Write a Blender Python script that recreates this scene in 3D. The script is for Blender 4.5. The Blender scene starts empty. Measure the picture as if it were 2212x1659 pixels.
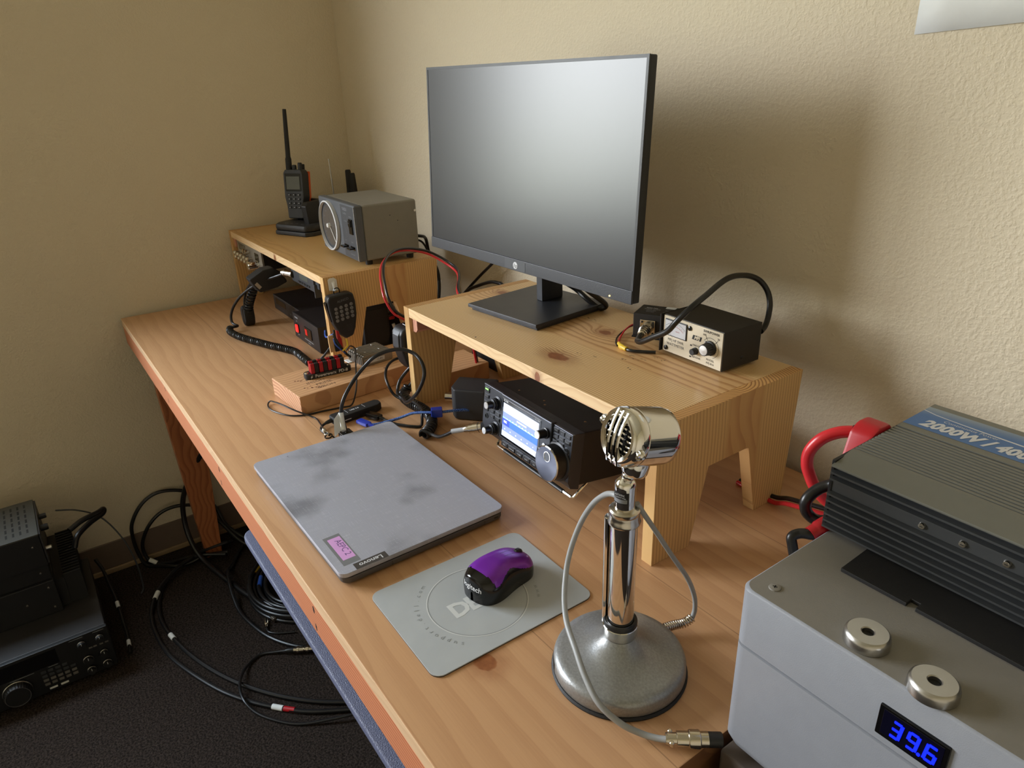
import bpy, bmesh, math, random
from mathutils import Vector, Matrix
from math import pi, sin, cos, radians

random.seed(7)
C = bpy.context.scene.collection
SC = bpy.context.scene
DZ = 0.788                                   # height of the desk top above the floor

# ------------------------------------------------------------------ camera
cam_d = bpy.data.cameras.new('camera')
cam_d.sensor_fit = 'HORIZONTAL'
cam_d.sensor_width = 36.0
cam_d.lens = 36.0 * 1525.687 / 2212.0
cam_d.clip_start = 0.02
cam = bpy.data.objects.new('camera', cam_d)
C.objects.link(cam)
_y, _p, _r = radians(34.83), radians(-23.3721), radians(-1.9532)
_f = Vector((-cos(_y) * cos(_p), sin(_y) * cos(_p), sin(_p)))
_rt = _f.cross(Vector((0, 0, 1))).normalized()
_up = _rt.cross(_f)
_R = cos(_r) * _rt + sin(_r) * _up
_U = -sin(_r) * _rt + cos(_r) * _up
cam.matrix_world = Matrix(((_R.x, _U.x, -_f.x, 2.1903), (_R.y, _U.y, -_f.y, -0.9173),
                           (_R.z, _U.z, -_f.z, 0.5834 + DZ), (0, 0, 0, 1)))
SC.camera = cam

# ------------------------------------------------------------------ view
SC.view_settings.view_transform = 'Standard'
SC.view_settings.look = 'None'
SC.view_settings.gamma = 1.0
SC.view_settings.use_curve_mapping = False
SC.view_settings.exposure = 0.95
try:
    SC.cycles.max_bounces = 10
    SC.cycles.diffuse_bounces = 6
    SC.cycles.sample_clamp_indirect = 6.0
    SC.cycles.use_denoising = True
except Exception:
    pass

# ------------------------------------------------------------------ sky seen through the window
SKY = 13.0
w = bpy.data.worlds.new('sky')
SC.world = w
w.use_nodes = True
wn, wl = w.node_tree.nodes, w.node_tree.links
wn.clear()
wo = wn.new('ShaderNodeOutputWorld')
wb = wn.new('ShaderNodeBackground')
wc = wn.new('ShaderNodeTexCoord')
wx = wn.new('ShaderNodeSeparateXYZ')
wr = wn.new('ShaderNodeValToRGB')
wl.new(wc.outputs['Generated'], wx.inputs[0])
wm = wn.new('ShaderNodeMapRange')
wm.inputs[1].default_value = -0.6
wm.inputs[2].default_value = 0.6
wl.new(wx.outputs['Z'], wm.inputs[0])
wl.new(wm.outputs[0], wr.inputs[0])
e = wr.color_ramp.elements
e[0].position, e[0].color = 0.0, (0.26, 0.25, 0.21, 1)
e[1].position, e[1].color = 1.0, (0.72, 0.86, 1.0, 1)
for pos, col in ((0.44, (0.40, 0.43, 0.35, 1)), (0.52, (0.76, 0.80, 0.80, 1)), (0.62, (0.96, 0.98, 1.02, 1))):
    q = e.new(pos)
    q.color = col
wb.inputs['Strength'].default_value = SKY
wl.new(wr.outputs[0], wb.inputs['Color'])
wl.new(wb.outputs[0], wo.inputs[0])

# the window opening in the left wall
WX, WYB = -0.018, 0.023                     # wall planes
WIN = (-2.75, -1.22, 0.96, 2.12)            # y0, y1, z0, z1
pl = bpy.data.lights.new('window_portal', 'AREA')
pl.shape = 'RECTANGLE'
pl.size, pl.size_y = WIN[3] - WIN[2], WIN[1] - WIN[0]
pl.cycles.is_portal = True
plo = bpy.data.objects.new('window_portal', pl)
C.objects.link(plo)
plo.location = (WX - 0.10, (WIN[0] + WIN[1]) / 2, (WIN[2] + WIN[3]) / 2)
plo.rotation_euler = (0, -pi / 2, 0)

# ================================================================== materials
def lin(c):
    return tuple(((v / 255.0) / 12.92 if v / 255.0 <= 0.04045 else ((v / 255.0 + 0.055) / 1.055) ** 2.4) for v in c)

class NT:
    def __init__(s, name):
        s.m = bpy.data.materials.new(name)
        s.m.use_nodes = True
        s.t = s.m.node_tree
        s.t.nodes.clear()
        s.out = s.t.nodes.new('ShaderNodeOutputMaterial')
        s.b = s.t.nodes.new('ShaderNodeBsdfPrincipled')
        s.t.links.new(s.b.outputs[0], s.out.inputs[0])
        s._co = None
    def n(s, t):
        return s.t.nodes.new(t)
    def put(s, v, sock):
        if isinstance(v, bpy.types.NodeSocket):
            s.t.links.new(v, sock)
        elif isinstance(v, (tuple, list)) and sock.type == 'RGBA':
            sock.default_value = tuple(v)[:3] + (1,)
        else:
            sock.default_value = v
    def co(s):
        if s._co is None:
            s._co = s.n('ShaderNodeTexCoord').outputs['Object']
        return s._co
    def math(s, op, a, b=0.0, c=0.0, clamp=False):
        k = s.n('ShaderNodeMath')
        k.operation = op
        k.use_clamp = clamp
        s.put(a, k.inputs[0]); s.put(b, k.inputs[1]); s.put(c, k.inputs[2])
        return k.outputs[0]
    def sep(s, v):
        k = s.n('ShaderNodeSeparateXYZ')
        s.put(v, k.inputs[0])
        return k.outputs
    def comb(s, x, y, z):
        k = s.n('ShaderNodeCombineXYZ')
        s.put(x, k.inputs[0]); s.put(y, k.inputs[1]); s.put(z, k.inputs[2])
        return k.outputs[0]
    def noise(s, v, scale, detail=2.0, rough=0.5):
        k = s.n('ShaderNodeTexNoise')
        s.put(v, k.inputs['Vector'])
        k.inputs['Scale'].default_value = scale
        k.inputs['Detail'].default_value = detail
        k.inputs['Roughness'].default_value = rough
        return k.outputs['Fac']
    def white(s, v):
        k = s.n('ShaderNodeTexWhiteNoise')
        k.noise_dimensions = '1D'
        s.put(v, k.inputs['W'])
        return k.outputs['Value']
    def mix(s, f, a, b):
        k = s.n('ShaderNodeMix')
        k.data_type = 'RGBA'
        s.put(f, k.inputs[0])
        s.put(a, k.inputs[6]); s.put(b, k.inputs[7])
        return k.outputs[2]
    def smooth(s, v, lo, hi):
        k = s.n('ShaderNodeMapRange')
        k.interpolation_type = 'SMOOTHSTEP'
        s.put(v, k.inputs[0])
        k.inputs[1].default_value = lo
        k.inputs[2].default_value = hi
        return k.outputs[0]
    def bump(s, h, strength, dist):
        k = s.n('ShaderNodeBump')
        k.inputs['Strength'].default_value = strength
        k.inputs['Distance'].default_value = dist
        s.put(h, k.inputs['Height'])
        s.t.links.new(k.outputs[0], s.b.inputs['Normal'])
    def set(s, **kw):
        for k, v in kw.items():
            s.put(v, s.b.inputs[k.replace('_', ' ')])
        return s

def plain(name, rgb, rough=0.5, metal=0.0, spec=0.5, var=0.06, bump=0.0, bscale=900.0, coat=0.0, ns=60.0):
    """A surface of one colour with a faint procedural mottling."""
    t = NT(name)
    c = lin(rgb)
    f = t.noise(t.co(), ns, 3.0)
    t.set(Base_Color=t.mix(f, tuple(v * (1 - var) for v in c), tuple(min(1, v * (1 + var)) for v in c)),
          Metallic=metal, Specular_IOR_Level=spec,
          Roughness=t.math('ADD', rough - 0.03, t.math('MULTIPLY', t.noise(t.co(), 35.0, 2.0), 0.06)))
    if coat:
        t.set(Coat_Weight=coat, Coat_Roughness=0.05)
    if bump:
        t.bump(t.noise(t.co(), bscale, 2.0), bump, 0.001)
    return t.m

def glow(name, rgb, strength, base=(5, 5, 8)):
    t = NT(name)
    t.set(Base_Color=lin(base), Emission_Color=lin(rgb), Emission_Strength=strength, Roughness=0.3)
    return t.m

def wood(name, light, dark, grain='X', freq=160.0, warp=1.6, contrast=0.5, board=0.0, bvar=0.2, tint=None,
         knots=(), rough=0.4, pores=0.25, seed=0.0, long=0.05, sharp=(0.35, 0.95), across=None, seam=0.0, big=3.0,
         coat=0.0, flat=None, boff=50.0):
    """Wood running along 'grain'; knots = [(a, c, r, stretch)] in (along, across) coordinates."""
    t = NT(name)
    x, y, z = t.sep(t.co())
    ax = {'X': (x, y, z), 'Y': (y, x, z), 'Z': (z, y, x)}[grain]
    if across == 'Z':
        ax = (x, z, y)
    if across == 'X':
        ax = (z, x, y)
    a, c, d = ax
    a = t.math('ADD', a, seed)
    if board:
        bi = t.math('FLOOR', t.math('DIVIDE', t.math('ADD', c, boff), board))
        rnd = t.white(t.math('ADD', bi, seed + 0.37))
    else:
        rnd = 0.5
    cc = c
    v0 = t.comb(t.math('MULTIPLY', a, long * 20), t.math('ADD', c, t.math('MULTIPLY', rnd, 7.0)) if board else c, d)
    lo = t.noise(v0, big, 3.0, 0.55)
    warpv = t.math('MULTIPLY', t.math('SUBTRACT', lo, 0.5), warp * 10)
    kd = None
    for (ka, kc, kr, ks) in knots:
        da = t.math('DIVIDE', t.math('SUBTRACT', a, ka + seed), ks)
        dc = t.math('SUBTRACT', c, kc)
        wob = t.math('MULTIPLY', t.math('SUBTRACT', t.noise(t.co(), 60.0, 2.0), 0.5), kr * 0.9)
        r = t.math('ADD', t.math('SQRT', t.math('ADD', t.math('MULTIPLY', da, da), t.math('MULTIPLY', dc, dc))), wob)
        warpv = t.math('ADD', warpv, t.math('MULTIPLY', t.math('EXPONENT', t.math('MULTIPLY', r, -1.0 / (kr * 1.6))), freq * kr * 1.6))
        m = t.math('SUBTRACT', 1.0, t.smooth(r, kr * 0.75, kr * 1.15))
        ringm = t.math('MULTIPLY', t.math('SUBTRACT', 1.0, t.smooth(r, kr * 1.0, kr * 2.6)), 0.45)
        m2 = t.math('MAXIMUM', m, ringm)
        kd = m2 if kd is None else t.math('MAXIMUM', kd, m2)
    u = t.math('ADD', t.math('MULTIPLY', cc, freq), warpv)
    if flat is not None:                       # one band of the panel is flat-sawn: broad, slow figure
        fm = t.math('MULTIPLY', t.smooth(c, flat[0] - 0.004, flat[0] + 0.004), t.math('SUBTRACT', 1.0, t.smooth(c, flat[1] - 0.004, flat[1] + 0.004)))
        u2 = t.math('ADD', t.math('MULTIPLY', cc, freq * 0.28), t.math('MULTIPLY', warpv, 1.6))
        u = t.math('ADD', t.math('MULTIPLY', u, t.math('SUBTRACT', 1.0, fm)), t.math('MULTIPLY', u2, fm))
    s = t.math('FRACT', u)
    ring = t.math('MULTIPLY', t.smooth(s, sharp[0], sharp[1]), t.math('SUBTRACT', 1.0, t.smooth(s, 0.955, 1.0)))
    fib = t.noise(t.comb(t.math('MULTIPLY', a, 14.0), t.math('MULTIPLY', c, 520.0), t.math('MULTIPLY', d, 520.0)), 1.0, 3.0, 0.6)
    f = t.math('ADD', t.math('MULTIPLY', ring, contrast), t.math('MULTIPLY', t.math('SUBTRACT', fib, 0.5), pores), clamp=True)
    L, D = lin(light), lin(dark)
    col = t.mix(f, L, D)
    if board or tint:
        tc = lin(tint) if tint else tuple(v * 0.8 for v in L)
        k = t.math('MULTIPLY', rnd, bvar) if board else t.math('MULTIPLY', lo, bvar)
        col = t.mix(k, col, tuple(tc))
    if flat is not None:
        col = t.mix(t.math('MULTIPLY', fm, 0.42), col, lin(flat[2]))
    if seam and board:
        sm = t.math('ABSOLUTE', t.math('SUBTRACT', t.math('FRACT', t.math('DIVIDE', t.math('ADD', c, boff), board)), 0.5))
        col = t.mix(t.math('MULTIPLY', t.smooth(sm, 0.5 - seam, 0.5), 0.55), col, tuple(v * 0.35 for v in D))
    if kd is not None:
        kn = t.noise(t.comb(t.math('MULTIPLY', a, 1.0), c, d), 140.0, 3.0)
        col = t.mix(kd, col, t.mix(kn, lin((112, 62, 34)), lin((168, 106, 64))))
    t.set(Base_Color=col, Roughness=t.math('ADD', rough, t.math('MULTIPLY', t.math('SUBTRACT', fib, 0.5), 0.12)),
          Specular_IOR_Level=0.45)
    if coat:
        t.set(Coat_Weight=coat, Coat_Roughness=0.25)
    t.bump(fib, 0.12, 0.0006)
    return t.m

def endgrain(name, light, dark, centre, freq, axis='XY', rough=0.5):
    t = NT(name)
    x, y, z = t.sep(t.co())
    p, q = {'XY': (x, y), 'YZ': (y, z), 'XZ': (x, z)}[axis]
    dp = t.math('SUBTRACT', p, centre[0])
    dq = t.math('SUBTRACT', q, centre[1])
    r = t.math('SQRT', t.math('ADD', t.math('MULTIPLY', dp, dp), t.math('MULTIPLY', dq, dq)))
    r = t.math('ADD', t.math('MULTIPLY', r, freq), t.math('MULTIPLY', t.noise(t.co(), 20.0, 2.0), 1.5))
    s = t.math('FRACT', r)
    f = t.math('MULTIPLY', t.smooth(s, 0.4, 0.9), t.math('SUBTRACT', 1.0, t.smooth(s, 0.94, 1.0)))
    t.set(Base_Color=t.mix(f, lin(light), lin(dark)), Roughness=rough)
    return t.m

M = {}
M['black'] = plain('black_plastic', (26, 26, 28), 0.45, bump=0.15)
M['black_matte'] = plain('black_matte_plastic', (24, 23, 23), 0.62, bump=0.25)
M['black_metal'] = plain('black_painted_metal', (30, 27, 25), 0.5, bump=0.2, bscale=1400)
M['gloss'] = plain('gloss_black_plastic', (10, 10, 11), 0.12)
M['rubber'] = plain('black_rubber', (20, 20, 21), 0.4)
M['cable'] = plain('black_cable_jacket', (22, 21, 22), 0.33)
M['bezel'] = plain('dark_blue_grey_plastic', (40, 42, 48), 0.42, bump=0.2)
M['grey_dark'] = plain('dark_grey_plastic', (58, 60, 64), 0.45)
M['grey_pad'] = plain('charcoal_plastic', (48, 48, 50), 0.5)
M['white'] = plain('white_plastic', (225, 225, 222), 0.4)
M['white_print'] = plain('white_print', (205, 206, 208), 0.6)
M['grey_print'] = plain('grey_print', (128, 130, 134), 0.6)
M['dim_print'] = plain('dim_print', (88, 90, 94), 0.6)
M['black_print'] = plain('black_print', (20, 20, 20), 0.6)
M['red'] = plain('red_plastic', (176, 22, 34), 0.38)
M['red_cable'] = plain('red_cable_jacket', (200, 40, 48), 0.3)
M['yellow'] = plain('yellow_sleeve', (226, 190, 60), 0.45)
M['orange'] = plain('orange_plastic', (214, 88, 30), 0.4)
M['blue_wire'] = plain('blue_wire', (42, 84, 172), 0.4)
M['tan'] = plain('pale_wood_chip', (206, 166, 112), 0.6)
M['chrome'] = plain('chrome', (228, 226, 222), 0.06, 1.0, var=0.02)
M['nickel'] = plain('nickel_plating', (205, 198, 186), 0.2, 1.0, var=0.03)
M['steel'] = plain('brushed_steel', (190, 188, 184), 0.3, 1.0)
M['brass'] = plain('brass_contact', (200, 160, 90), 0.3, 1.0)
M['grey_cord'] = plain('grey_cord_jacket', (150, 152, 152), 0.42)
M['paper'] = plain('paper', (226, 228, 226), 0.8)

def hammertone():
    t = NT('hammered_silver_paint')
    f = t.noise(t.co(), 420.0, 3.0, 0.6)
    t.set(Base_Color=t.mix(f, lin((120, 121, 120)), lin((172, 173, 172))), Metallic=0.55, Roughness=0.36)
    t.bump(f, 0.25, 0.0008)
    return t.m
M['hammer'] = hammertone()

def laptop_lid():
    t = NT('scuffed_aluminium_lid')
    f = t.noise(t.co(), 14.0, 4.0, 0.6)
    v = t.sep(t.co())
    st = t.noise(t.comb(t.math('MULTIPLY', v[0], 40.0), t.math('MULTIPLY', v[1], 900.0), 0.0), 1.0, 2.0)
    st2 = t.noise(t.comb(t.math('MULTIPLY', v[0], 900.0), t.math('MULTIPLY', v[1], 40.0), 0.0), 1.0, 2.0)
    smg = t.smooth(t.noise(t.co(), 9.0, 3.0), 0.5, 0.75)
    col = t.mix(smg, lin((172, 174, 186)), lin((122, 124, 132)))
    col = t.mix(t.math('MULTIPLY', t.smooth(t.math('MULTIPLY', st, st2), 0.27, 0.42), 0.35), col, lin((208, 210, 220)))
    vor = t.n('ShaderNodeTexVoronoi')
    t.put(t.co(), vor.inputs['Vector'])
    vor.inputs['Scale'].default_value = 26.0
    near = t.smooth(t.noise(t.co(), 300.0, 2.0), 0.5, 0.6)
    sp = t.math('MULTIPLY', t.math('SUBTRACT', 1.0, t.smooth(vor.outputs['Distance'], 0.03, 0.09)), near)
    sel = t.smooth(t.noise(t.co(), 12.0, 1.0), 0.56, 0.6)
    col = t.mix(t.math('MULTIPLY', sp, sel), col, lin((52, 50, 50)))
    t.set(Base_Color=col, Metallic=0.25, Roughness=t.math('ADD', 0.34, t.math('MULTIPLY', f, 0.16)))
    return t.m
M['lid'] = laptop_lid()
M['lap_side'] = plain('laptop_side_grey', (84, 80, 78), 0.42, 0.3)

def wall_mat():
    t = NT('orange_peel_wall_paint')
    f = t.noise(t.co(), 5.0, 2.0)
    t.set(Base_Color=t.mix(f, lin((212, 199, 174)), lin((216, 204, 179))), Roughness=0.62, Specular_IOR_Level=0.3)
    h = t.math('ADD', t.smooth(t.noise(t.co(), 190.0, 3.0, 0.55), 0.36, 0.72), t.math('MULTIPLY', t.noise(t.co(), 600.0, 2.0), 0.3))
    t.bump(h, 0.36, 0.002)
    return t.m
M['wall'] = wall_mat()
M['ceiling'] = plain('ceiling_paint', (226, 222, 208), 0.8, bump=0.2, bscale=120)

def carpet_mat():
    t = NT('brown_grey_carpet')
    a = t.noise(t.co(), 210.0, 4.0, 0.7)
    b = t.noise(t.co(), 30.0, 3.0)
    col = t.mix(t.smooth(a, 0.35, 0.68), lin((28, 23, 20)), lin((78, 67, 60)))
    col = t.mix(t.math('MULTIPLY', b, 0.35), col, lin((44, 35, 30)))
    t.set(Base_Color=col, Roughness=0.95, Specular_IOR_Level=0.1)
    t.bump(t.math('ADD', a, t.math('MULTIPLY', b, 0.5)), 1.0, 0.006)
    return t.m
M['carpet'] = carpet_mat()
M['base'] = plain('brown_vinyl_baseboard', (112, 96, 84), 0.5)
M['base_toe'] = plain('tan_carpet_strip', (150, 128, 98), 0.6)

# desk and pine
M['desk'] = wood('alder_desk_top', (202, 158, 116), (156, 108, 70), 'X', freq=38, warp=0.34, contrast=0.26, board=0.181, boff=2.355, bvar=0.55,
                 tint=(176, 122, 80), rough=0.4, pores=0.42, knots=[(1.684, -0.614, 0.012, 1.35)], sharp=(0.1, 0.95), seam=0.006, long=0.03, coat=0.15)
M['desk_edge'] = wood('alder_desk_edge', (226, 190, 150), (200, 156, 112), 'X', freq=60, warp=1.0, contrast=0.3, across='Z', rough=0.45)
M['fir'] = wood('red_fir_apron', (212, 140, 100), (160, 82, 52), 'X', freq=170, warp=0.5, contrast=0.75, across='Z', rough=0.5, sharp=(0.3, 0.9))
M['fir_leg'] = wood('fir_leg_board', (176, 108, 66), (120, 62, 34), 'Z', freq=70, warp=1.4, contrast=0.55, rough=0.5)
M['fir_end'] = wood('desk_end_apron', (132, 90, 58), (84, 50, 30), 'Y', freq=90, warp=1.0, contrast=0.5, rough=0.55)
PL, PD = (228, 192, 138), (168, 120, 70)
M['pine_r'] = wood('striped_pine_top', PL, PD, 'X', freq=235, warp=0.30, contrast=0.85, rough=0.42, pores=0.16, sharp=(0.45, 0.85),
                   knots=[(0.388, 0.056, 0.0125, 1.75), (0.355, 0.183, 0.010, 1.3), (0.052, 0.19, 0.009, 1.6)], flat=(0.115, 0.205, (196, 140, 90)),
                   seed=3.1, coat=0.12)
M['pine_l'] = wood('honey_pine_top', (214, 172, 110), (164, 112, 60), 'X', freq=170, warp=0.5, contrast=0.6, rough=0.42, pores=0.16,
                   flat=(0.0, 0.05, (196, 146, 88)), seed=8.3, coat=0.12)
M['pine_front'] = wood('pine_front_edge', (236, 204, 158), (206, 158, 110), 'X', freq=110, warp=1.2, contrast=0.4, across='Z', seed=2.0,
                       knots=[(0.41, 0.188, 0.0085, 0.8)])
M['pine_v'] = wood('pine_side_panel', (216, 176, 118), (166, 116, 66), 'Z', freq=170, warp=0.5, contrast=0.55, rough=0.45, pores=0.16,
                   flat=(0.13, 0.20, (190, 134, 84)), seed=5.2)
M['pine_v2'] = wood('pine_inner_panel', (214, 176, 118), (168, 120, 70), 'Z', freq=130, warp=0.7, contrast=0.5, rough=0.45, pores=0.16, seed=1.7)
M['pine_end'] = endgrain('pine_end_grain', (208, 160, 100), (140, 92, 50), (0.60, 0.17), 210.0, 'XY')
M['cleat_end'] = wood('red_pine_cleat', (214, 158, 132), (150, 92, 74), 'Z', freq=120, warp=0.5, contrast=0.7, across='X')
M['lumber'] = wood('weathered_lumber', (206, 160, 116), (160, 108, 70), 'Y', freq=85, warp=1.0, contrast=0.45, rough=0.6, pores=0.3, seed=4.0)
M['lumber_end'] = endgrain('lumber_end_grain', (214, 168, 130), (176, 116, 86), (0.02, -0.1), 120.0, 'XZ')
M['tray'] = plain('blue_grey_textured_plastic', (104, 108, 132), 0.4, var=0.12, bump=0.9, bscale=700, ns=500)

# ================================================================== mesh builder
class MB:
    """Collects shapes into ONE mesh; each shape takes the material that is current."""
    def __init__(s, mat=None):
        s.v, s.f, s.fm, s.mats = [], [], [], []
        s.xf = None
        s.wn = False
        s.cur = 0
        if mat:
            s.use(mat)
    def use(s, mat):
        m = M[mat] if isinstance(mat, str) else mat
        if m not in s.mats:
            s.mats.append(m)
        s.cur = s.mats.index(m)
        return s
    def add(s, vs, fs, mat=None):
        o = len(s.v)
        for p in vs:
            p = Vector(p)
            if mat is not None:
                p = mat @ p
            if s.xf is not None:
                p = s.xf @ p
            s.v.append(p)
        for f in fs:
            s.f.append([i + o for i in f])
            s.fm.append(s.cur)
        return s
    def bm(s, b, mat=None):
        b.verts.ensure_lookup_table()
        b.verts.index_update()
        s.add([v.co.copy() for v in b.verts], [[v.index for v in f.verts] for f in b.faces], mat)
        b.free()
        return s
    def box(s, lo, hi, bev=0.0, seg=2, mat=None, axis=None):
        b = bmesh.new()
        bmesh.ops.create_cube(b, size=1.0)
        lo, hi = Vector(lo), Vector(hi)
        d = hi - lo
        for v in b.verts:
            v.co = Vector(((v.co.x + .5) * d.x + lo.x, (v.co.y + .5) * d.y + lo.y, (v.co.z + .5) * d.z + lo.z))
        if bev > 0:
            es = list(b.edges)
            if axis is not None:
                es = [e for e in es if abs((e.verts[0].co - e.verts[1].co).normalized()[axis]) > 0.9]
            bmesh.ops.bevel(b, geom=es, offset=bev, segments=seg, profile=0.5, affect='EDGES')
            s.wn = True
        return s.bm(b, mat)
    def cyl(s, p0, p1, r0, r1=None, n=24, cap=True, mat=None):
        p0, p1 = Vector(p0), Vector(p1)
        return s.lathe([(r0, 0.0), (r0 if r1 is None else r1, (p1 - p0).length)], p0, p1 - p0, n, cap, mat)
    def lathe(s, prof, org=(0, 0, 0), axis=(0, 0, 1), n=32, cap=True, mat=None, ribs=0, depth=0.0):
        org, ax = Vector(org), Vector(axis).normalized()
        t = Vector((1, 0, 0)) if abs(ax.x) < 0.9 else Vector((0, 1, 0))
        u = ax.cross(t).normalized()
        w_ = ax.cross(u)
        vs, fs = [], []
        for r, h in prof:
            for i in range(n):
                a = 2 * pi * i / n
                rr = max(r, 1e-5)
                if ribs and (i % 2):
                    rr -= depth
                vs.append(org + ax * h + (u * cos(a) + w_ * sin(a)) * rr)
        for k in range(len(prof) - 1):
            for i in range(n):
                j = (i + 1) % n
                fs.append([k * n + i, k * n + j, (k + 1) * n + j, (k + 1) * n + i])
        if cap:
            fs.append(list(range(n))[::-1])
            fs.append([(len(prof) - 1) * n + i for i in range(n)])
        return s.add(vs, fs, mat)
    def prism(s, poly, axis, a0, a1, bev=0.0, mat=None, seg=2):
        """poly: 2D outline in the two other axes (in order), extruded along axis a0..a1"""
        b = bmesh.new()
        def P(p, h):
            return {'X': (h, p[0], p[1]), 'Y': (p[0], h, p[1]), 'Z': (p[0], p[1], h)}[axis]
        lo = [b.verts.new(P(p, a0)) for p in poly]
        hi = [b.verts.new(P(p, a1)) for p in poly]
        b.faces.new(lo[::-1]); b.faces.new(hi)
        n = len(poly)
        for i in range(n):
            b.faces.new((lo[i], lo[(i + 1) % n], hi[(i + 1) % n], hi[i]))
        bmesh.ops.recalc_face_normals(b, faces=b.faces)
        if bev:
            bmesh.ops.bevel(b, geom=list(b.edges), offset=bev, segments=seg, profile=0.5, affect='EDGES')
            s.wn = True
        return s.bm(b, mat)
    def quad(s, a, b, c, d, mat=None):
        return s.add([a, b, c, d], [[0, 1, 2, 3]], mat)
    def sphere(s, c, r, sc=(1, 1, 1), seg=16, mat=None):
        b = bmesh.new()
        bmesh.ops.create_uvsphere(b, u_segments=seg, v_segments=max(6, seg // 2), radius=r)
        for v in b.verts:
            v.co = Vector((v.co.x * sc[0] + c[0], v.co.y * sc[1] + c[1], v.co.z * sc[2] + c[2]))
        return s.bm(b, mat)
    def tube(s, pts, r, n=10, res=6, closed=False, cap=True):
        P = spline(pts, res, closed) if res else [Vector(p) for p in pts]
        L = len(P)
        vs, fs = [], []
        prev = None
        for i, p in enumerate(P):
            a = P[(i - 1) % L] if (closed or i) else P[0]
            b = P[(i + 1) % L] if (closed or i < L - 1) else P[-1]
            t = (b - a)
            t = t.normalized() if t.length > 1e-9 else Vector((0, 0, 1))
            if prev is None:
                u = t.cross(Vector((0, 0, 1)))
                if u.length < 1e-3:
                    u = t.cross(Vector((0, 1, 0)))
                u.normalize()
            else:
                u = prev - t * prev.dot(t)
                u = u.normalized() if u.length > 1e-6 else t.orthogonal().normalized()
            prev = u
            w_ = t.cross(u)
            rr = r[min(len(r) - 1, int(i * len(r) / L))] if isinstance(r, (list, tuple)) else r
            for k in range(n):
                an = 2 * pi * k / n
                vs.append(p + (u * cos(an) + w_ * sin(an)) * rr)
        rng = L if closed else L - 1
        for i in range(rng):
            for k in range(n):
                j = (k + 1) % n
                i2 = (i + 1) % L
                fs.append([i * n + k, i * n + j, i2 * n + j, i2 * n + k])
        if cap and not closed:
            fs.append(list(range(n))[::-1])
            fs.append([(L - 1) * n + k for k in range(n)])
        return s.add(vs, fs)
    def coil(s, pts, R, r, turns, n=7, per=12):
        P = spline(pts, 10)
        acc = [0.0]
        for i in range(1, len(P)):
            acc.append(acc[-1] + (P[i] - P[i - 1]).length)
        tot = acc[-1]
        N = int(turns * per)
        out, prev, k = [], None, 0
        for i in range(N + 1):
            d = tot * i / N
            while k < len(acc) - 2 and acc[k + 1] < d:
                k += 1
            f = (d - acc[k]) / max(1e-9, acc[k + 1] - acc[k])
            p = P[k].lerp(P[k + 1], f)
            t = (P[min(k + 2, len(P) - 1)] - P[max(k - 1, 0)]).normalized()
            if prev is None:
                u = t.cross(Vector((0, 0, 1)))
                u = u.normalized() if u.length > 1e-3 else Vector((1, 0, 0))
            else:
                u = (prev - t * prev.dot(t)).normalized()
            prev = u
            w_ = t.cross(u)
            a = 2 * pi * i / per
            out.append(p + (u * cos(a) + w_ * sin(a)) * R)
        return s.tube(out, r, n, 0)
    def text(s, txt, size, mat, align='CENTER', depth=0.0, bold=0.0, sx=1.0, spacing=1.0, shear=0.0):
        c = bpy.data.curves.new('t', 'FONT')
        c.body = txt
        c.size = size
        c.align_x = align
        c.align_y = 'CENTER'
        c.extrude = depth
        c.offset = bold
        c.shear = shear
        c.space_character = spacing
        c.resolution_u = 2
        o = bpy.data.objects.new('t', c)
        C.objects.link(o)
        me = bpy.data.meshes.new_from_object(o.evaluated_get(bpy.context.evaluated_depsgraph_get()))
        s.add([(v.co.x * sx, v.co.y, v.co.z) for v in me.vertices], [list(p.vertices) for p in me.polygons], mat)
        bpy.data.objects.remove(o)
        bpy.data.curves.remove(c)
        bpy.data.meshes.remove(me)
        return s
    def mesh(s, name, angle=0.62):
        me = bpy.data.meshes.new(name)
        me.from_pydata([tuple(p) for p in s.v], [], s.f)
        for m in s.mats:
            me.materials.append(m)
        me.polygons.foreach_set('material_index', s.fm)
        me.polygons.foreach_set('use_smooth', [True] * len(s.f))
        me.update()
        b = bmesh.new()
        b.from_mesh(me)
        b.to_mesh(me)
        b.free()
        try:
            me.set_sharp_from_angle(angle=angle)
        except Exception:
            pass
        return me
    def obj(s, name, parent=None, label=None, angle=0.62):
        o = bpy.data.objects.new(name, s.mesh(name, angle))
        C.objects.link(o)
        if parent is not None:
            o.parent = parent
        if s.wn:
            md = o.modifiers.new('wn', 'WEIGHTED_NORMAL')
            md.keep_sharp = True
        if label:
            o['label'] = label
        return o

def spline(pts, res, closed=False):
    P = [Vector(p) for p in pts]
    n = len(P)
    if n < 3:
        return P
    out = []
    for i in range(n if closed else n - 1):
        p0 = P[(i - 1) % n] if (closed or i > 0) else P[0] * 2 - P[1]
        p1, p2 = P[i], P[(i + 1) % n]
        p3 = P[(i + 2) % n] if (closed or i < n - 2) else P[-1] * 2 - P[-2]
        for k in range(res):
            t = k / res
            out.append(0.5 * ((2 * p1) + (p2 - p0) * t + (2 * p0 - 5 * p1 + 4 * p2 - p3) * t * t + (3 * p1 - p0 - 3 * p2 + p3) * t ** 3))
    if not closed:
        out.append(P[-1])
    return out

def tag(o, label, cat, group=None):
    o['label'] = label
    o['category'] = cat
    if group:
        o['group'] = group
    return o

def thing(name, label, cat, loc, rz=0.0, rx=0.0, group=None):
    o = bpy.data.objects.new(name, None)
    o.empty_display_size = 0.02
    C.objects.link(o)
    o.location = loc
    o.rotation_euler = (rx, 0, rz)
    return tag(o, label, cat, group)

def D(p):                                     # desk coordinates -> world
    return (p[0], p[1], p[2] + DZ)

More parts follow.
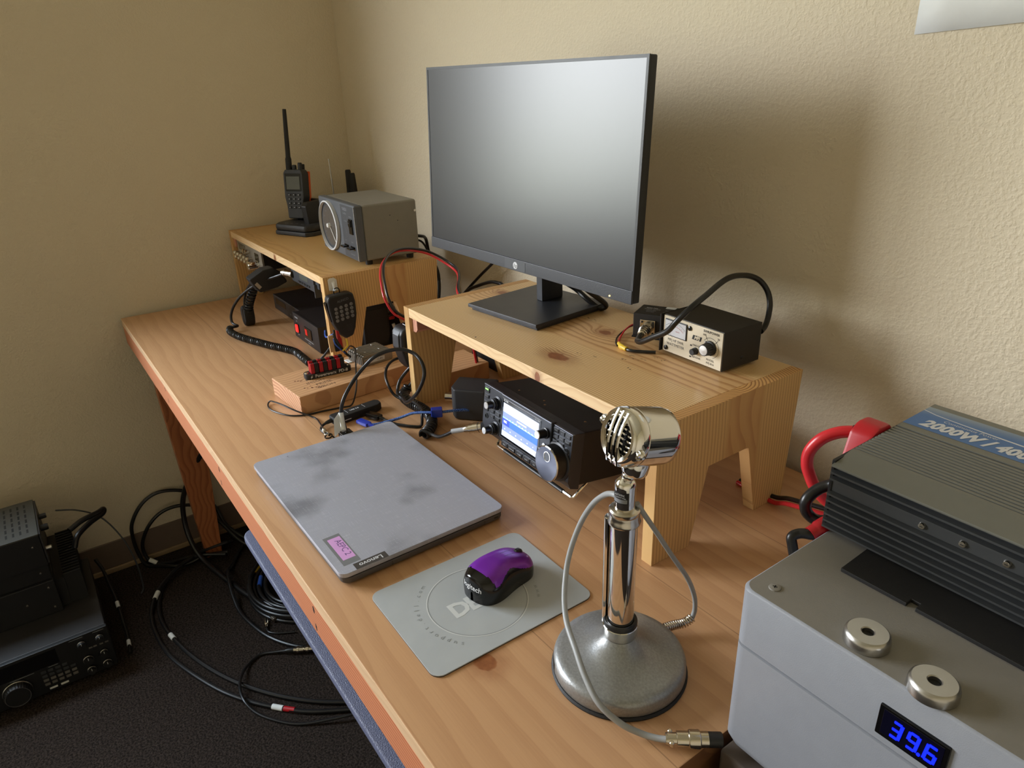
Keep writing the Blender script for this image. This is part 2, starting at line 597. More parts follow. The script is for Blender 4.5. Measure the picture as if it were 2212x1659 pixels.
def DD(ps):
    return [D(p) for p in ps]

def face_y(x, y, z, up=(0, 0, 1)):            # text on a face looking towards -y
    return Matrix(((1, 0, 0, x), (0, 0, -1, y), (0, 1, 0, z), (0, 0, 0, 1)))

def face_x(x, y, z):                          # on a face looking towards +x
    return Matrix(((0, 0, 1, x), (1, 0, 0, y), (0, 1, 0, z), (0, 0, 0, 1)))

def face_z(x, y, z, rz=0.0):
    return Matrix.Translation((x, y, z)) @ Matrix.Rotation(rz, 4, 'Z')

def structure(o):
    o['kind'] = 'structure'
    return o

# ================================================================== the setting
HX, HY, HC = 3.5, -3.8, 2.55
def room():
    y0, y1, z0, z1 = WIN
    b = MB('wall')
    T = 0.10
    b.box((WX - T, HY - T, 0), (WX, y0, HC)); b.box((WX - T, y1, 0), (WX, WYB + T, HC))
    b.box((WX - T, y0, 0), (WX, y1, z0)); b.box((WX - T, y0, z1), (WX, y1, HC))
    structure(b.obj('wall_left'))
    structure(MB('wall').box((WX, WYB, 0), (HX + T, WYB + T, HC)).obj('wall_back'))
    structure(MB('wall').box((HX, HY, 0), (HX + T, WYB, HC)).obj('wall_right'))
    structure(MB('wall').box((WX, HY - T, 0), (HX + T, HY, HC)).obj('wall_front'))
    structure(MB('carpet').box((WX - T, HY - T, -0.08), (HX + T, WYB + T, 0)).obj('floor'))
    structure(MB('ceiling').box((WX - T, HY - T, HC), (HX + T, WYB + T, HC + 0.1)).obj('ceiling'))
    for nm, a, c in (('baseboard_left', (WX, HY, 0), (WX + 0.007, WYB, 0.103)), ('baseboard_back', (WX + 0.007, WYB - 0.007, 0), (HX, WYB, 0.103))):
        k = MB('base').box((a[0], a[1], 0.016), c, 0.002)
        if nm == 'baseboard_left':
            k.use('base_toe').box((a[0], a[1], 0), (c[0] + 0.006, c[1] - 0.013, 0.016), 0.003)
        else:
            k.use('base_toe').box((a[0] + 0.006, a[1] - 0.006, 0), (c[0], c[1], 0.016), 0.003)
        structure(k.obj(nm))
    fr = MB('white')
    g = 0.045
    xa, xb = WX - 0.075, WX - 0.03
    fr.box((xa, y0, z0), (xb, y0 + g, z1), 0.004); fr.box((xa, y1 - g, z0), (xb, y1, z1), 0.004)
    fr.box((xa, y0 + g, z0), (xb, y1 - g, z0 + g), 0.004); fr.box((xa, y0 + g, z1 - g), (xb, y1 - g, z1), 0.004)
    ym = (y0 + y1) / 2
    fr.box((xa, ym - 0.025, z0 + g), (xb, ym + 0.025, z1 - g), 0.004)
    fr.box((WX - 0.03, y0 - 0.03, z0 - 0.02), (WX + 0.03, y1 + 0.03, z0), 0.004)
    f = structure(fr.obj('window_1'))
    t = NT('window_glass')
    t.t.nodes.remove(t.b)
    tr = t.n('ShaderNodeBsdfTransparent')
    gl = t.n('ShaderNodeBsdfGlossy')
    gl.inputs['Roughness'].default_value = 0.02
    mx = t.n('ShaderNodeMixShader')
    fn = t.n('ShaderNodeFresnel')
    fn.inputs[0].default_value = 1.3
    t.t.links.new(fn.outputs[0], mx.inputs[0])
    t.t.links.new(tr.outputs[0], mx.inputs[1]); t.t.links.new(gl.outputs[0], mx.inputs[2])
    t.t.links.new(mx.outputs[0], t.out.inputs[0])
    M['pane'] = t.m
    p = MB('pane')
    for a, c in ((y0 + g, ym - 0.025), (ym + 0.025, y1 - g)):
        p.quad((xa + 0.02, a, z0 + g), (xa + 0.02, c, z0 + g), (xa + 0.02, c, z1 - g), (xa + 0.02, a, z1 - g))
    p.obj('pane', f)
room()

def remat(b, mat, pred):
    b.use(mat)
    for i, f in enumerate(b.f):
        p = [b.v[k] for k in f]
        n = Vector((0, 0, 0))
        for k in range(len(p)):
            n += p[k].cross(p[(k + 1) % len(p)])
        if n.length > 1e-12:
            n.normalize()
            c = sum(p, Vector((0, 0, 0))) / len(p)
            if pred(n, c):
                b.fm[i] = b.cur
    return b

# paper pinned on the back wall
pb = MB('paper')
vs, fs = [], []
for i in range(9):
    for j in range(7):
        u, v_ = i / 8, j / 6
        vs.append((1.7065 + 0.2794 * u, WYB - 0.0015 - 0.004 * (u * u) * (1 - v_) - 0.001 * sin(u * 5), DZ + 0.6165 + 0.2159 * v_ + 0.012 * u))
for i in range(8):
    for j in range(6):
        fs.append([i * 7 + j, (i + 1) * 7 + j, (i + 1) * 7 + j + 1, i * 7 + j + 1])
pb.add(vs, fs)
po = pb.obj('paper_sheet')
md = po.modifiers.new('solid', 'SOLIDIFY')
md.thickness = 0.0003
tag(po, 'white sheet of paper hung on the wall at the upper right', 'paper')

# ================================================================== desk
def desk():
    t = thing('desk', 'long alder-topped workbench desk against the wall with reddish apron', 'desk', (0, 0, 0))
    b = MB('desk').box((0, -0.7235, DZ - 0.022), (1.9, 0.0, DZ), 0.0016)
    remat(b, 'desk_edge', lambda n, c: n.y < -0.8)
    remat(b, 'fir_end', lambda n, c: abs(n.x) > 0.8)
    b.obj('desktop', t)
    a = MB('fir').box((0.001, -0.7232, DZ - 0.0735), (1.898, -0.703, DZ - 0.0222), 0.0012)
    a.use('black_matte')
    for x, z in ((1.45, -.032), (1.448, -.062), (1.003, -.03), (0.996, -.06), (0.56, -.026), (0.568, -.052)):
        a.add([(x + 0.0045 * cos(k * pi / 6) * (0.5 if z < -0.045 else 0.6) - 0.0, -0.72335, DZ + z + 0.006 * sin(k * pi / 6)) for k in range(12)], [list(range(12))])
    a.obj('apron', t)
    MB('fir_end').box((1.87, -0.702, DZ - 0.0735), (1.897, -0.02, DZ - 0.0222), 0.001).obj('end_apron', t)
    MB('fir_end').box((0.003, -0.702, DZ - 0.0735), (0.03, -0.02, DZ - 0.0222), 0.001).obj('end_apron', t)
    prof = [(-0.69, DZ - 0.074), (-0.69, DZ - 0.22), (-0.667, 0.0), (-0.621, 0.0), (-0.60, DZ - 0.18), (-0.55, DZ - 0.30 + 0.12), (-0.53, DZ - 0.074)]
    prof2 = [(-0.69, DZ - 0.074), (-0.69, DZ - 0.22), (-0.667, 0.0), (-0.62, 0.0), (-0.585, DZ - 0.20), (-0.54, DZ - 0.074)]
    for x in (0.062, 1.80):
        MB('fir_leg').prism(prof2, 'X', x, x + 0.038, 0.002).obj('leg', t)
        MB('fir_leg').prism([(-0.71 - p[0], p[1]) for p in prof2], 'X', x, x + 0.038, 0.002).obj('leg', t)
    return t
desk()

# pull-out tray under the desk front
t = thing('keyboard_tray', 'blue-grey textured tray slung under the front edge of the desk', 'tray', (1.10, -0.728, DZ - 0.118))
def rrect(x0, y0, x1, y1, r, n=5, corners=(1, 1, 1, 1)):
    out = []
    for (cx, cy, a0, on) in ((x0 + r, y0 + r, pi, corners[0]), (x1 - r, y0 + r, 1.5 * pi, corners[1]), (x1 - r, y1 - r, 0, corners[2]), (x0 + r, y1 - r, 0.5 * pi, corners[3])):
        if on:
            for k in range(n + 1):
                a = a0 + (pi / 2) * k / n
                out.append((cx + r * cos(a), cy + r * sin(a)))
        else:
            out.append((cx + (r if cx > (x0 + x1) / 2 else -r), cy + (r if cy > (y0 + y1) / 2 else -r)))
    return out
MB('tray').prism(rrect(0, 0, 0.70, 0.30, 0.022), 'Z', 0.0, 0.013, 0.003).obj('tray_board', t)
MB('black').prism(rrect(0.004, 0.004, 0.696, 0.296, 0.02), 'Z', -0.007, 0.0).obj('edge_strip', t)
for x in (0.03, 0.64):
    MB('black_metal').box((x, 0.03, 0.013), (x + 0.03, 0.29, 0.096), 0.002).obj('rail', t)

# ================================================================== two pine risers
def riser(label, loc, W, top, op, zo, side_l, side_r):
    t = thing('desk_riser', label, 'riser', D(loc))
    d, h, k = 0.285, 0.2, 0.018
    b = MB(top).box((k, 0.0004, h - k), (W - k, d, h), 0.0008)
    remat(b, 'pine_front', lambda n, c: n.y < -0.7)
    b.obj('top_board', t)
    prof = [(0, 0), (op[0], 0), (op[1], zo), (op[2], zo), (op[3], 0), (d - 0.013, 0), (d, h), (0, h)]
    for x0, m in ((0, side_l), (W - k, side_r)):
        s = MB(m).prism(prof, 'X', x0, x0 + k, 0.0007)
        remat(s, 'pine_end', lambda n, c: n.z > 0.8 and c.z > 0.19)
        s.obj('side_panel', t)
    for x0, x1, cl in ((k, k + 0.019, 1), (W - k - 0.019, W - k, 0)):
        z0, z1 = h - k - 0.028, h - k
        pr = [(x0, z0), (x1 - 0.007, z0), (x1, z0 + 0.007), (x1, z1), (x0, z1)] if cl else [(x0, z0 + 0.007), (x0 + 0.007, z0), (x1, z0), (x1, z1), (x0, z1)]
        MB('cleat_end').prism(pr, 'Y', 0.006, d - 0.02, 0.0006).obj('cleat', t)
    return t
rl = riser('honey pine riser shelf in the room corner under the grey controller', (0.0, -0.391, 0), 0.73, 'pine_l',
           (0.064, 0.093, 0.167, 0.195), 0.116, 'pine_v2', 'pine_v')
rr = riser('pale knotty pine riser shelf carrying the monitor', (1.0335, -0.3534, 0), 0.6465, 'pine_r',
           (0.071, 0.098, 0.18, 0.208), 0.113, 'pine_v2', 'pine_v')
# dark scuffs on the monitor riser stay in its top board's surface
def scuffs():
    tb = [c for c in rr.children if c.name.startswith('top_board')][0]
    b = MB('black_print')
    rnd = random.Random(3)
    for (x, y, n, L) in ((1.322, -.143, 7, .012), (1.431, -.265, 3, .006), (1.503, -.215, 8, .016), (1.49, -.231, 5, .006), (1.266, -.343, 3, .006), (1.524, -.249, 5, .007), (1.522, -.193, 7, .014), (1.455, -.255, 3, .005)):
        for i in range(n):
            cx, cy = x - 1.0335 + rnd.uniform(-L, L), y + .3534 + rnd.uniform(-.35, .35) * L
            a = rnd.uniform(-0.5, 0.5); l, w_ = rnd.uniform(.001, .0035), rnd.uniform(.0003, .0009)
            b.add([(cx + cos(a) * l * u - sin(a) * w_ * v, cy + sin(a) * l * u + cos(a) * w_ * v, 0.20012) for u, v in ((-1, -.3), (0, -1), (1, 0), (0.1, 1))], [[0, 1, 2, 3]])
    o = b.mesh('scuffs')
    bm = bmesh.new(); bm.from_mesh(tb.data)
    n0 = len(bm.faces)
    bm.from_mesh(o)
    bm.faces.ensure_lookup_table()
    tb.data.materials.append(M['black_print'])
    for f in bm.faces[n0:]:
        f.material_index = len(tb.data.materials) - 1
    bm.to_mesh(tb.data); bm.free()
scuffs()

# ================================================================== monitor
def screen_mat():
    t = NT('matte_screen')
    t.set(Base_Color=(0.012, 0.012, 0.014), Roughness=0.31, Specular_IOR_Level=0.62)
    return t.m
M['screen'] = screen_mat()
def monitor():
    t = thing('monitor', 'large black flat-panel monitor switched off on the knotty pine riser', 'monitor', D((0.966, -0.246, 0.2)), 0.028)
    W, H = 0.5388, 0.3215
    def place(o):
        o.location = (0, 0, 0.0855)
        o.rotation_euler = (-0.048, 0, 0)
        return o
    b = MB('black').box((0, 0.003, 0), (W, 0.0165, H), 0.0022)
    b.box((0.09, 0.0165, 0.03), (W - 0.09, 0.034, H - 0.08), 0.008)
    place(b.obj('housing', t))
    z = MB('bezel').box((0, -0.0008, 0), (W, 0.003, 0.0195), 0.0008)
    z.use('grey_dark').box((W / 2 - 0.028, -0.00115, 0.0015), (W / 2 + 0.028, -0.0008, 0.0175))
    z.use('white_print')
    n = 28
    z.add([(0.271 + 0.006 * cos(2 * pi * i / n), -0.00135, 0.0092 + 0.006 * sin(2 * pi * i / n)) for i in range(n)], [list(range(n))])
    z.use('grey_dark')
    z.text('hp', 0.0098, face_y(0.271, -0.0015, 0.0090), shear=0.25)
    zo = place(z.obj('lower_bezel', t))
    s = MB('screen').box((0.0042, 0.0012, 0.0197), (W - 0.0042, 0.0031, H - 0.0042))
    s.use('black')
    for a, c in (((0, 0.0006, 0.0195), (0.0042, 0.003, H)), ((W - 0.0042, 0.0006, 0.0195), (W, 0.003, H)), ((0.0042, 0.0006, H - 0.0042), (W - 0.0042, 0.003, H))):
        s.box(a, c)
    place(s.obj('screen', t))
    M['led'] = glow('power_led', (255, 205, 90), 6.0)
    place(MB('led').cyl((0.496, -0.0016, 0.0045), (0.496, -0.0008, 0.0045), 0.0011, n=10).obj('power_light', t))
    bx = MB('bezel')
    mat = Matrix.Translation((0.168, -0.033, 0)) @ Matrix.Rotation(0.075, 4, 'Z')
    bx.box((0, 0, 0.006), (0.180, 0.176, 0.0125), 0.001, mat=mat)
    bx.box((0.004, 0.006, 0.0002), (0.176, 0.17, 0.006), 0.001, mat=mat)
    bx.obj('stand_base', t)
    MB('bezel').box((0.2365, 0.072, 0.0125), (0.2525, 0.121, 0.24), 0.0015).obj('stand_neck', t)
    return t
monitor()

def cable(name, label, cat, pts, r, mat='cable', group=None, res=6):
    o = MB(mat).tube(DD(pts), r, 10, res).obj(name)
    return tag(o, label, cat, group)

cable('hanging_cord', 'black cord hanging behind the left side of the monitor riser', 'cord',
      [(0.97, -0.03, 0.30), (0.90, -0.022, 0.235), (0.838, -0.02, 0.19), (0.777, -0.02, 0.146), (0.711, -0.02, 0.095), (0.671, -0.02, 0.062), (0.64, -0.03, 0.006)], 0.0036)
cable('video_cord', 'black cord arching low along the wall behind the monitor riser', 'cord',
      [(1.02, -0.045, 0.02), (0.93, -0.035, 0.12), (0.89, -0.03, 0.15), (0.874, -0.03, 0.152), (0.842, -0.03, 0.148), (0.787, -0.03, 0.128), (0.731, -0.03, 0.101), (0.68, -0.03, 0.05), (0.66, -0.03, 0.006)], 0.0042)
cable('display_cord', 'black cord looping below the right half of the monitor', 'cord',
      [(1.235, -0.165, 0.31), (1.244, -0.15, 0.262), (1.255, -0.12, 0.235), (1.277, -0.115, 0.222), (1.294, -0.105, 0.2085), (1.302, -0.098, 0.2065), (1.308, -0.10, 0.217), (1.304, -0.15, 0.26), (1.30, -0.185, 0.32)], 0.0048)

# ================================================================== rotator controller
def rotator():
    t = thing('rotator_controller', 'grey metal rotator controller with round compass dial on the corner riser', 'controller', D((0.4755, -0.2819, 0.2)), -0.0293)
    W, Dp, H = 0.2248, 0.1529, 0.1256
    z0 = 0.0115
    M['case_grey'] = plain('olive_grey_enamel', (126, 122, 112), 0.5, bump=0.15)
    M['front_grey'] = plain('slate_grey_plastic', (84, 87, 92), 0.5, bump=0.2)
    M['panel_grey'] = plain('dark_slate_panel', (60, 62, 66), 0.5)
    c = MB('case_grey').box((0.001, 0.019, z0), (W - 0.001, Dp, z0 + H - 0.001), 0.005, 3)
    c.use('black_print')
    for y, z in ((0.085, 0.106), (0.103, 0.092)):
        c.add([(W - 0.0009, y + 0.0016 * cos(k), z + z0 - 0.01 + 0.001 * sin(k)) for k in range(6)], [list(range(6))])
    c.obj('case', t)
    MB('nickel').cyl((W - 0.001, Dp - 0.006, z0 + 0.1), (W + 0.0015, Dp - 0.006, z0 + 0.1), 0.0028, n=12).obj('screw', t)
    f = MB('front_grey').box((0, 0, z0), (W, 0.0192, z0 + H), 0.004, 3)
    f.use('panel_grey').box((0.143, -0.0006, z0 + 0.004), (W - 0.002, 0.0006, z0 + H - 0.004), 0.0004)
    f.use('white_print')
    P = lambda x, z: face_y(x, -0.0009, z0 + z)
    f.box((W - 0.0026, -0.001, z0 + 0.003), (W - 0.0019, 0, z0 + H - 0.003))
    f.use('grey_print').text('YAESU', 0.0095, P(0.168, 0.1125), bold=0.0002).text('G-450A', 0.006, P(0.166, 0.103))
    f.text('POWER', 0.0042, P(0.198, 0.0985)).text('EXTERNAL', 0.0034, P(0.167, 0.086)).text('LEFT', 0.004, P(0.158, 0.041)).text('RIGHT', 0.004, P(0.196, 0.041)).text('CONTROLLER', 0.004, P(0.19, 0.0125))
    for zz in range(8):
        f.box((0.167, -0.0009, z0 + 0.05 + zz * 0.004), (0.1674, -0.0006, z0 + 0.053 + zz * 0.004))
    f.obj('front_bezel', t)
    dc = (0.066, z0 + 0.0625)
    d = MB('white_print').lathe([(0.058, 0.0), (0.0585, 0.008), (0.0555, 0.009), (0.0545, 0.0025)], (dc[0], 0.0, dc[1]), (0, -1, 0), 48, cap=False)
    d.use('panel_grey').lathe([(0.0001, 0.0015), (0.0555, 0.0016)], (dc[0], 0, dc[1]), (0, -1, 0), 48, cap=False)
    M['dial_face'] = plain('brown_grey_dial_face', (84, 78, 72), 0.35)
    d.use('dial_face').lathe([(0.0001, 0.0019), (0.048, 0.0019)], (dc[0], 0, dc[1]), (0, -1, 0), 48, cap=False)
    d.use('grey_print')
    for i, s in enumerate(('N', '30', '60', 'E', '120', '150', 'S', '210', '240', 'W', '300', '330')):
        a = pi / 2 - i * pi / 6
        d.text(s, 0.006, face_y(dc[0] + 0.037 * cos(a), -0.0022, dc[1] + 0.037 * sin(a)))
    for i in range(72):
        a = i * pi / 36
        l = 0.003 if i % 2 else 0.005
        m = Matrix.Translation((dc[0], -0.0022, dc[1])) @ Matrix.Rotation(-a, 4, 'Y')
        d.box((0.0475 - l, -0.0001, -0.0002), (0.0475, 0.0001, 0.0002), mat=m)
    for a in (0, pi / 2):
        d.box((-0.03, -0.0001, -0.00015), (0.03, 0.0001, 0.00015), mat=Matrix.Translation((dc[0], -0.0022, dc[1])) @ Matrix.Rotation(a, 4, 'Y'))
    do = d.obj('compass_dial', t)
    p = MB('white').lathe([(0.0055, 0.002), (0.0055, 0.008), (0.0042, 0.0095)], (dc[0] - 0.001, 0, dc[1]), (0, -1, 0), 20)
    p.box((0.0, -0.0040, -0.0011), (0.046, -0.0032, 0.0011), mat=Matrix.Translation((dc[0], 0, dc[1])) @ Matrix.Rotation(0.86, 4, 'Y'))
    p.obj('pointer', do)
    s = MB('gloss').box((0.190, -0.0035, z0 + 0.060), (0.2085, 0, z0 + 0.094), 0.001)
    s.box((0.193, -0.0062, z0 + 0.077), (0.2055, -0.003, z0 + 0.091), 0.0015)
    s.use('grey_print').text('ON', 0.003, face_y(0.199, -0.0064, z0 + 0.086))
    s.obj('rocker_switch', t)
    for x, dz in ((0.158, 0.0), (0.196, 0.0)):
        MB('gloss').box((x - 0.013, -0.0015, z0 + 0.024 + dz), (x + 0.013, 0, z0 + 0.032), 0.0004).box((x - 0.011, -0.013, z0 + 0.0262), (x + 0.009, -0.001, z0 + 0.0302), 0.0015).obj('paddle', t)
    for x in (0.02, W - 0.02):
        for y in (0.03, Dp - 0.018):
            MB('rubber').cyl((x, y, 0.0), (x, y, z0 + 0.001), 0.008, 0.009, 16).obj('foot', t)
    cb = MB('cable').tube([(0.14, Dp, z0 + 0.03), (0.13, 0.20, 0.03), (0.094, 0.235, 0.013), (0.084, 0.247, -0.028), (0.101, 0.258, -0.071), (0.111, 0.256, -0.107), (0.113, 0.25, -0.15), (0.11, 0.245, -0.196)], 0.0042)
    cb.tube([(0.12, Dp, z0 + 0.02), (0.112, 0.19, 0.02), (0.10, 0.222, 0.006), (0.101, 0.238, -0.03), (0.107, 0.245, -0.09), (0.1, 0.24, -0.196)], 0.0026)
    cb.obj('cord', t)
rotator()

# ================================================================== handhelds and charger on the corner riser
def charger():
    t = thing('charging_cradle', 'black radio charging cradle left of the grey rotator controller', 'charger', D((0.19, -0.215, 0.2)), radians(24))
    b = MB('charcoal' if 'charcoal' in M else 'grey_pad')
    pr = [(-0.058, -0.072), (0.058, -0.072), (0.072, -0.05), (0.072, 0.06), (0.058, 0.075), (-0.058, 0.075), (-0.072, 0.06), (-0.072, -0.05)]
    b.prism(pr, 'Z', 0.0, 0.012, 0.003)
    b.prism([(p[0] * 0.98, p[1] * 0.98) for p in pr], 'Z', 0.012, 0.030, 0.006)
    b.use('white_print')
    for i in range(4):
        b.text(('SLOT', 'FULL', 'CHG', 'PWR')[i], 0.0045, face_z(-0.03 + 0.02 * i, -0.052, 0.0303))
    b.obj('base', t)
    s = MB('black')
    s.prism([(-0.04, 0.028), (0.045, 0.028), (0.040, 0.078), (0.022, 0.088), (-0.035, 0.088), (-0.045, 0.078)], 'X', 0.026, 0.046, 0.003)
    s.box((-0.046, 0.0, 0.026), (-0.040, 0.05, 0.07), 0.002)
    s.prism([(-0.046, 0.03), (0.046, 0.03), (0.04, 0.085), (-0.04, 0.085)], 'Y', 0.040, 0.052, 0.003)
    s.obj('cradle_back', t)
    MB('red').cyl((0.03, -0.03, 0.029), (0.03, -0.03, 0.0315), 0.004, n=12).obj('indicator', t)
charger()

def handheld():
    t = thing('handheld_radio', 'dark grey handheld radio with long antenna and orange edge standing in the cradle', 'radio', D((0.148, -0.222, 0.232)), radians(38), radians(-7))
    b = MB('grey_pad')
    prof = [(-0.024, 0.0), (0.024, 0.0), (0.026, 0.035), (0.031, 0.06), (0.031, 0.125), (0.025, 0.135), (-0.025, 0.135), (-0.031, 0.125), (-0.031, 0.06), (-0.026, 0.035)]
    b.prism(prof, 'Y', -0.022, 0.012, 0.004)
    b.use('dim_print').text('RADIO' if False else ' ', 0.004, face_y(0, -0.0223, 0.128))
    b.obj('body', t)
    M['lcd_off'] = plain('grey_lcd', (92, 94, 88), 0.2)
    MB('gloss').box((-0.025, -0.0228, 0.076), (0.025, -0.0215, 0.124), 0.001).use('lcd_off').box((-0.021, -0.0232, 0.081), (0.021, -0.0225, 0.116)).obj('screen', t)
    for r in range(4):
        for c in range(3):
            x, z = -0.015 + 0.015 * c, 0.066 - 0.0115 * r
            MB('black').box((x - 0.0055, -0.0242, z - 0.0035), (x + 0.0055, -0.0215, z + 0.0035), 0.0012).use('white_print').box((x - 0.0012, -0.0245, z - 0.001), (x + 0.0012, -0.0242, z + 0.001)).obj('key', t)
    MB('orange').prism([(-0.026, 0.04), (0.026, 0.04), (0.030, 0.06), (0.031, 0.13), (-0.031, 0.13), (-0.030, 0.06)], 'Y', 0.012, 0.021, 0.002).obj('battery', t)
    k = MB('black').prism([(-0.009, 0.05), (0.009, 0.05), (0.009, 0.15), (-0.009, 0.15)], 'Y', 0.026, 0.031, 0.002)
    k.box((-0.009, 0.018, 0.128), (0.009, 0.028, 0.136), 0.002)
    k.obj('belt_clip', t)
    MB('black_matte').lathe([(0.0085, 0.0), (0.0085, 0.03), (0.0068, 0.036), (0.0054, 0.15), (0.0050, 0.162)], (-0.0195, -0.006, 0.133), (0, 0, 1), 18).obj('antenna', t)
    for x, h in ((-0.002, 0.012), (0.016, 0.018)):
        MB('black').lathe([(0.0065, 0), (0.006, h), (0.0045, h + 0.0015)], (x, -0.006, 0.134), (0, 0, 1), 16).obj('knob', t)
handheld()

t = thing('portable_receiver', 'small receiver with a thin silver whip antenna behind the rotator controller', 'radio', D((0.08, -0.085, 0.2)), 0.25)
MB('black').box((-0.03, -0.012, 0), (0.03, 0.012, 0.075), 0.004).obj('body', t)
MB('steel').lathe([(0.0022, 0), (0.0022, 0.05), (0.0016, 0.05), (0.0014, 0.103), (0.0026, 0.104), (0.0022, 0.1075)], (0.0, 0.0, 0.073), (-0.03, 0, 1), 10).obj('whip_antenna', t)
for (x, y, h, lab) in ((0.085, -0.032, 0.087, 'taller of the two stubby black antennas behind the rotator controller'), (0.118, -0.034, 0.080, 'shorter stubby black antenna radio, right one behind the rotator controller')):
    t = thing('pocket_radio', lab, 'radio', D((x, y, 0.2)), 0.2, group='pocket radios behind the controller')
    MB('black').box((-0.014, -0.012, 0), (0.014, 0.012, 0.06), 0.003).obj('body', t)
    MB('black_matte').lathe([(0.0115, 0), (0.0105, 0.03), (0.0085, h - 0.004), (0.007, h)], (0, 0, 0.058), (-0.02, 0, 1), 16).obj('antenna', t)

# ================================================================== transceiver
def transceiver():
    TI, YW = 0.13, -0.033
    t = thing('transceiver', 'black transceiver with lit blue display tilted up under the monitor riser', 'radio',
              D((1.286, -0.354, 0.008 + 0.238 * sin(TI))), YW, -TI)
    W, H, Dp = 0.2345, 0.0868, 0.238
    M['rad_case'] = plain('black_wrinkle_paint', (27, 24, 23), 0.55, bump=0.35, bscale=1500)
    M['rad_face'] = plain('graphite_face_plastic', (46, 48, 55), 0.36, 0.1, bump=0.15)
    M['key_black'] = plain('black_keycap', (18, 18, 21), 0.35)
    M['key_rim'] = plain('pale_key_rim', (120, 124, 134), 0.4, 0.4)
    b = MB('rad_case').box((0.002, 0.02, 0.002), (W - 0.002, Dp, H - 0.001), 0.003)
    b.use('black_print')
    for (x0, x1, y0) in ((0.06, 0.115, 0.10), (0.125, 0.205, 0.10)):
        for k in range(14):
            yy = y0 + k * 0.0052
            b.box((x0 + 0.0, yy, H - 0.00098), (x1, yy + 0.0022, H - 0.0006))
    b.use('nickel')
    for x, y in ((0.05, 0.035), (0.105, 0.045), (0.12, 0.035), (0.2, 0.05)):
        b.lathe([(0.0022, 0), (0.0015, 0.0006)], (x, y, H - 0.001), (0, 0, 1), 10)
    b.lathe([(0.0042, 0), (0.003, 0.0016)], (W - 0.002, 0.135, 0.03), (1, 0, 0), 14)
    b.obj('case', t)
    f = MB('rad_face')
    f.prism([(0.0, 0.0868), (0.0, 0.012), (0.006, 0.001), (0.022, -0.003), (0.022, 0.0868)], 'X', 0.0, W, 0.0012)
    f.box((0.0575, -0.004, 0.0135), (0.190, 0.006, 0.0888), 0.0022)                 # raised display frame
    f.use('gloss').box((0.0620, -0.0045, 0.0175), (0.1655, 0.0, 0.0835), 0.001)
    f.use('key_rim').box((0.0, -0.0004, 0.0858), (0.056, 0.004, 0.0868), 0.0004).box((0.191, -0.0004, 0.0858), (W, 0.004, 0.0868), 0.0004)
    f.box((0.059, -0.0044, 0.0868), (0.189, -0.002, 0.0886), 0.0006)
    f.use('white_print')
    T = lambda s, z, x, y, **k: f.text(s, z, face_y(x, -0.00475, y), **k)
    T('ICOM', 0.0048, 0.072, 0.0803, bold=0.00018)
    T('IC-7300', 0.0036, 0.157, 0.0803)
    f.use('dim_print')
    for x, y, s in ((0.012, 0.039, 'PHONES'), (0.014, 0.026, 'MIC'), (0.044, 0.0845, 'AF   RF/SQL'), (0.042, 0.037, 'TWIN PBT')):
        f.text(s, 0.0026, face_y(x, -0.0003, y))
    f.use('black_print').lathe([(0.0046, 0.0), (0.0046, 0.0012), (0.003, 0.0012), (0.0028, 0.0)], (0.0125, 0, 0.033), (0, -1, 0), 20)
    f.obj('front_panel', t)
    # screen
    M['scr_bg'] = glow('screen_background', (128, 146, 196), 0.9)
    M['scr_hi'] = glow('screen_pale', (196, 208, 238), 1.0)
    M['scr_blue'] = glow('screen_blue_band', (44, 104, 236), 1.0)
    M['scr_deep'] = glow('screen_deep_blue', (24, 66, 190), 0.9)
    M['scr_cyan'] = glow('screen_cyan', (90, 190, 245), 1.0)
    M['scr_white'] = glow('screen_text', (244, 248, 255), 1.6)
    s = MB('scr_bg')
    def r(x0, z0, x1, z1, m, y=-0.00465):
        s.use(m).quad((x0, y, z0), (x1, y, z0), (x1, y, z1), (x0, y, z1))
    r(0.066, 0.0215, 0.1612, 0.0768, 'scr_bg')
    r(0.066, 0.0620, 0.1612, 0.0768, 'scr_hi', -0.0047)
    r(0.066, 0.0405, 0.1612, 0.0515, 'scr_blue', -0.0047)
    r(0.066, 0.0405, 0.086, 0.0515, 'scr_deep', -0.00475)
    r(0.066, 0.0515, 0.1612, 0.0535, 'scr_cyan', -0.0047)
    r(0.066, 0.0215, 0.1612, 0.0305, 'scr_hi', -0.0047)
    s.use('scr_white')
    X = lambda st, z, x, y, **k: s.text(st, z, face_y(x, -0.0049, y), **k)
    X('14.203.57', 0.0105, 0.116, 0.0665, bold=0.0003)
    X('USB   FIL1   VFO A', 0.0036, 0.128, 0.0742)
    X('SPECTRUM SCOPE', 0.0032, 0.118, 0.0585, bold=0.0001)
    X('REC', 0.0046, 0.0745, 0.0462, bold=0.0002)
    X('EDGE    HOLD   CENT/FIX  EXPD/SET', 0.0042, 0.1135, 0.0250, bold=0.00015)
    for i in range(6):
        X('-%dk' % (5 - i) if i < 5 else '0', 0.003, 0.074 + i * 0.0155, 0.0345)
    for i in range(46):
        h = 0.0006 + 0.0026 * abs(sin(i * 2.37) * cos(i * 0.71))
        s.box((0.0672 + i * 0.00203, -0.00487, 0.0515), (0.0678 + i * 0.00203, -0.0048, 0.0515 + h))
    s.obj('display', t)
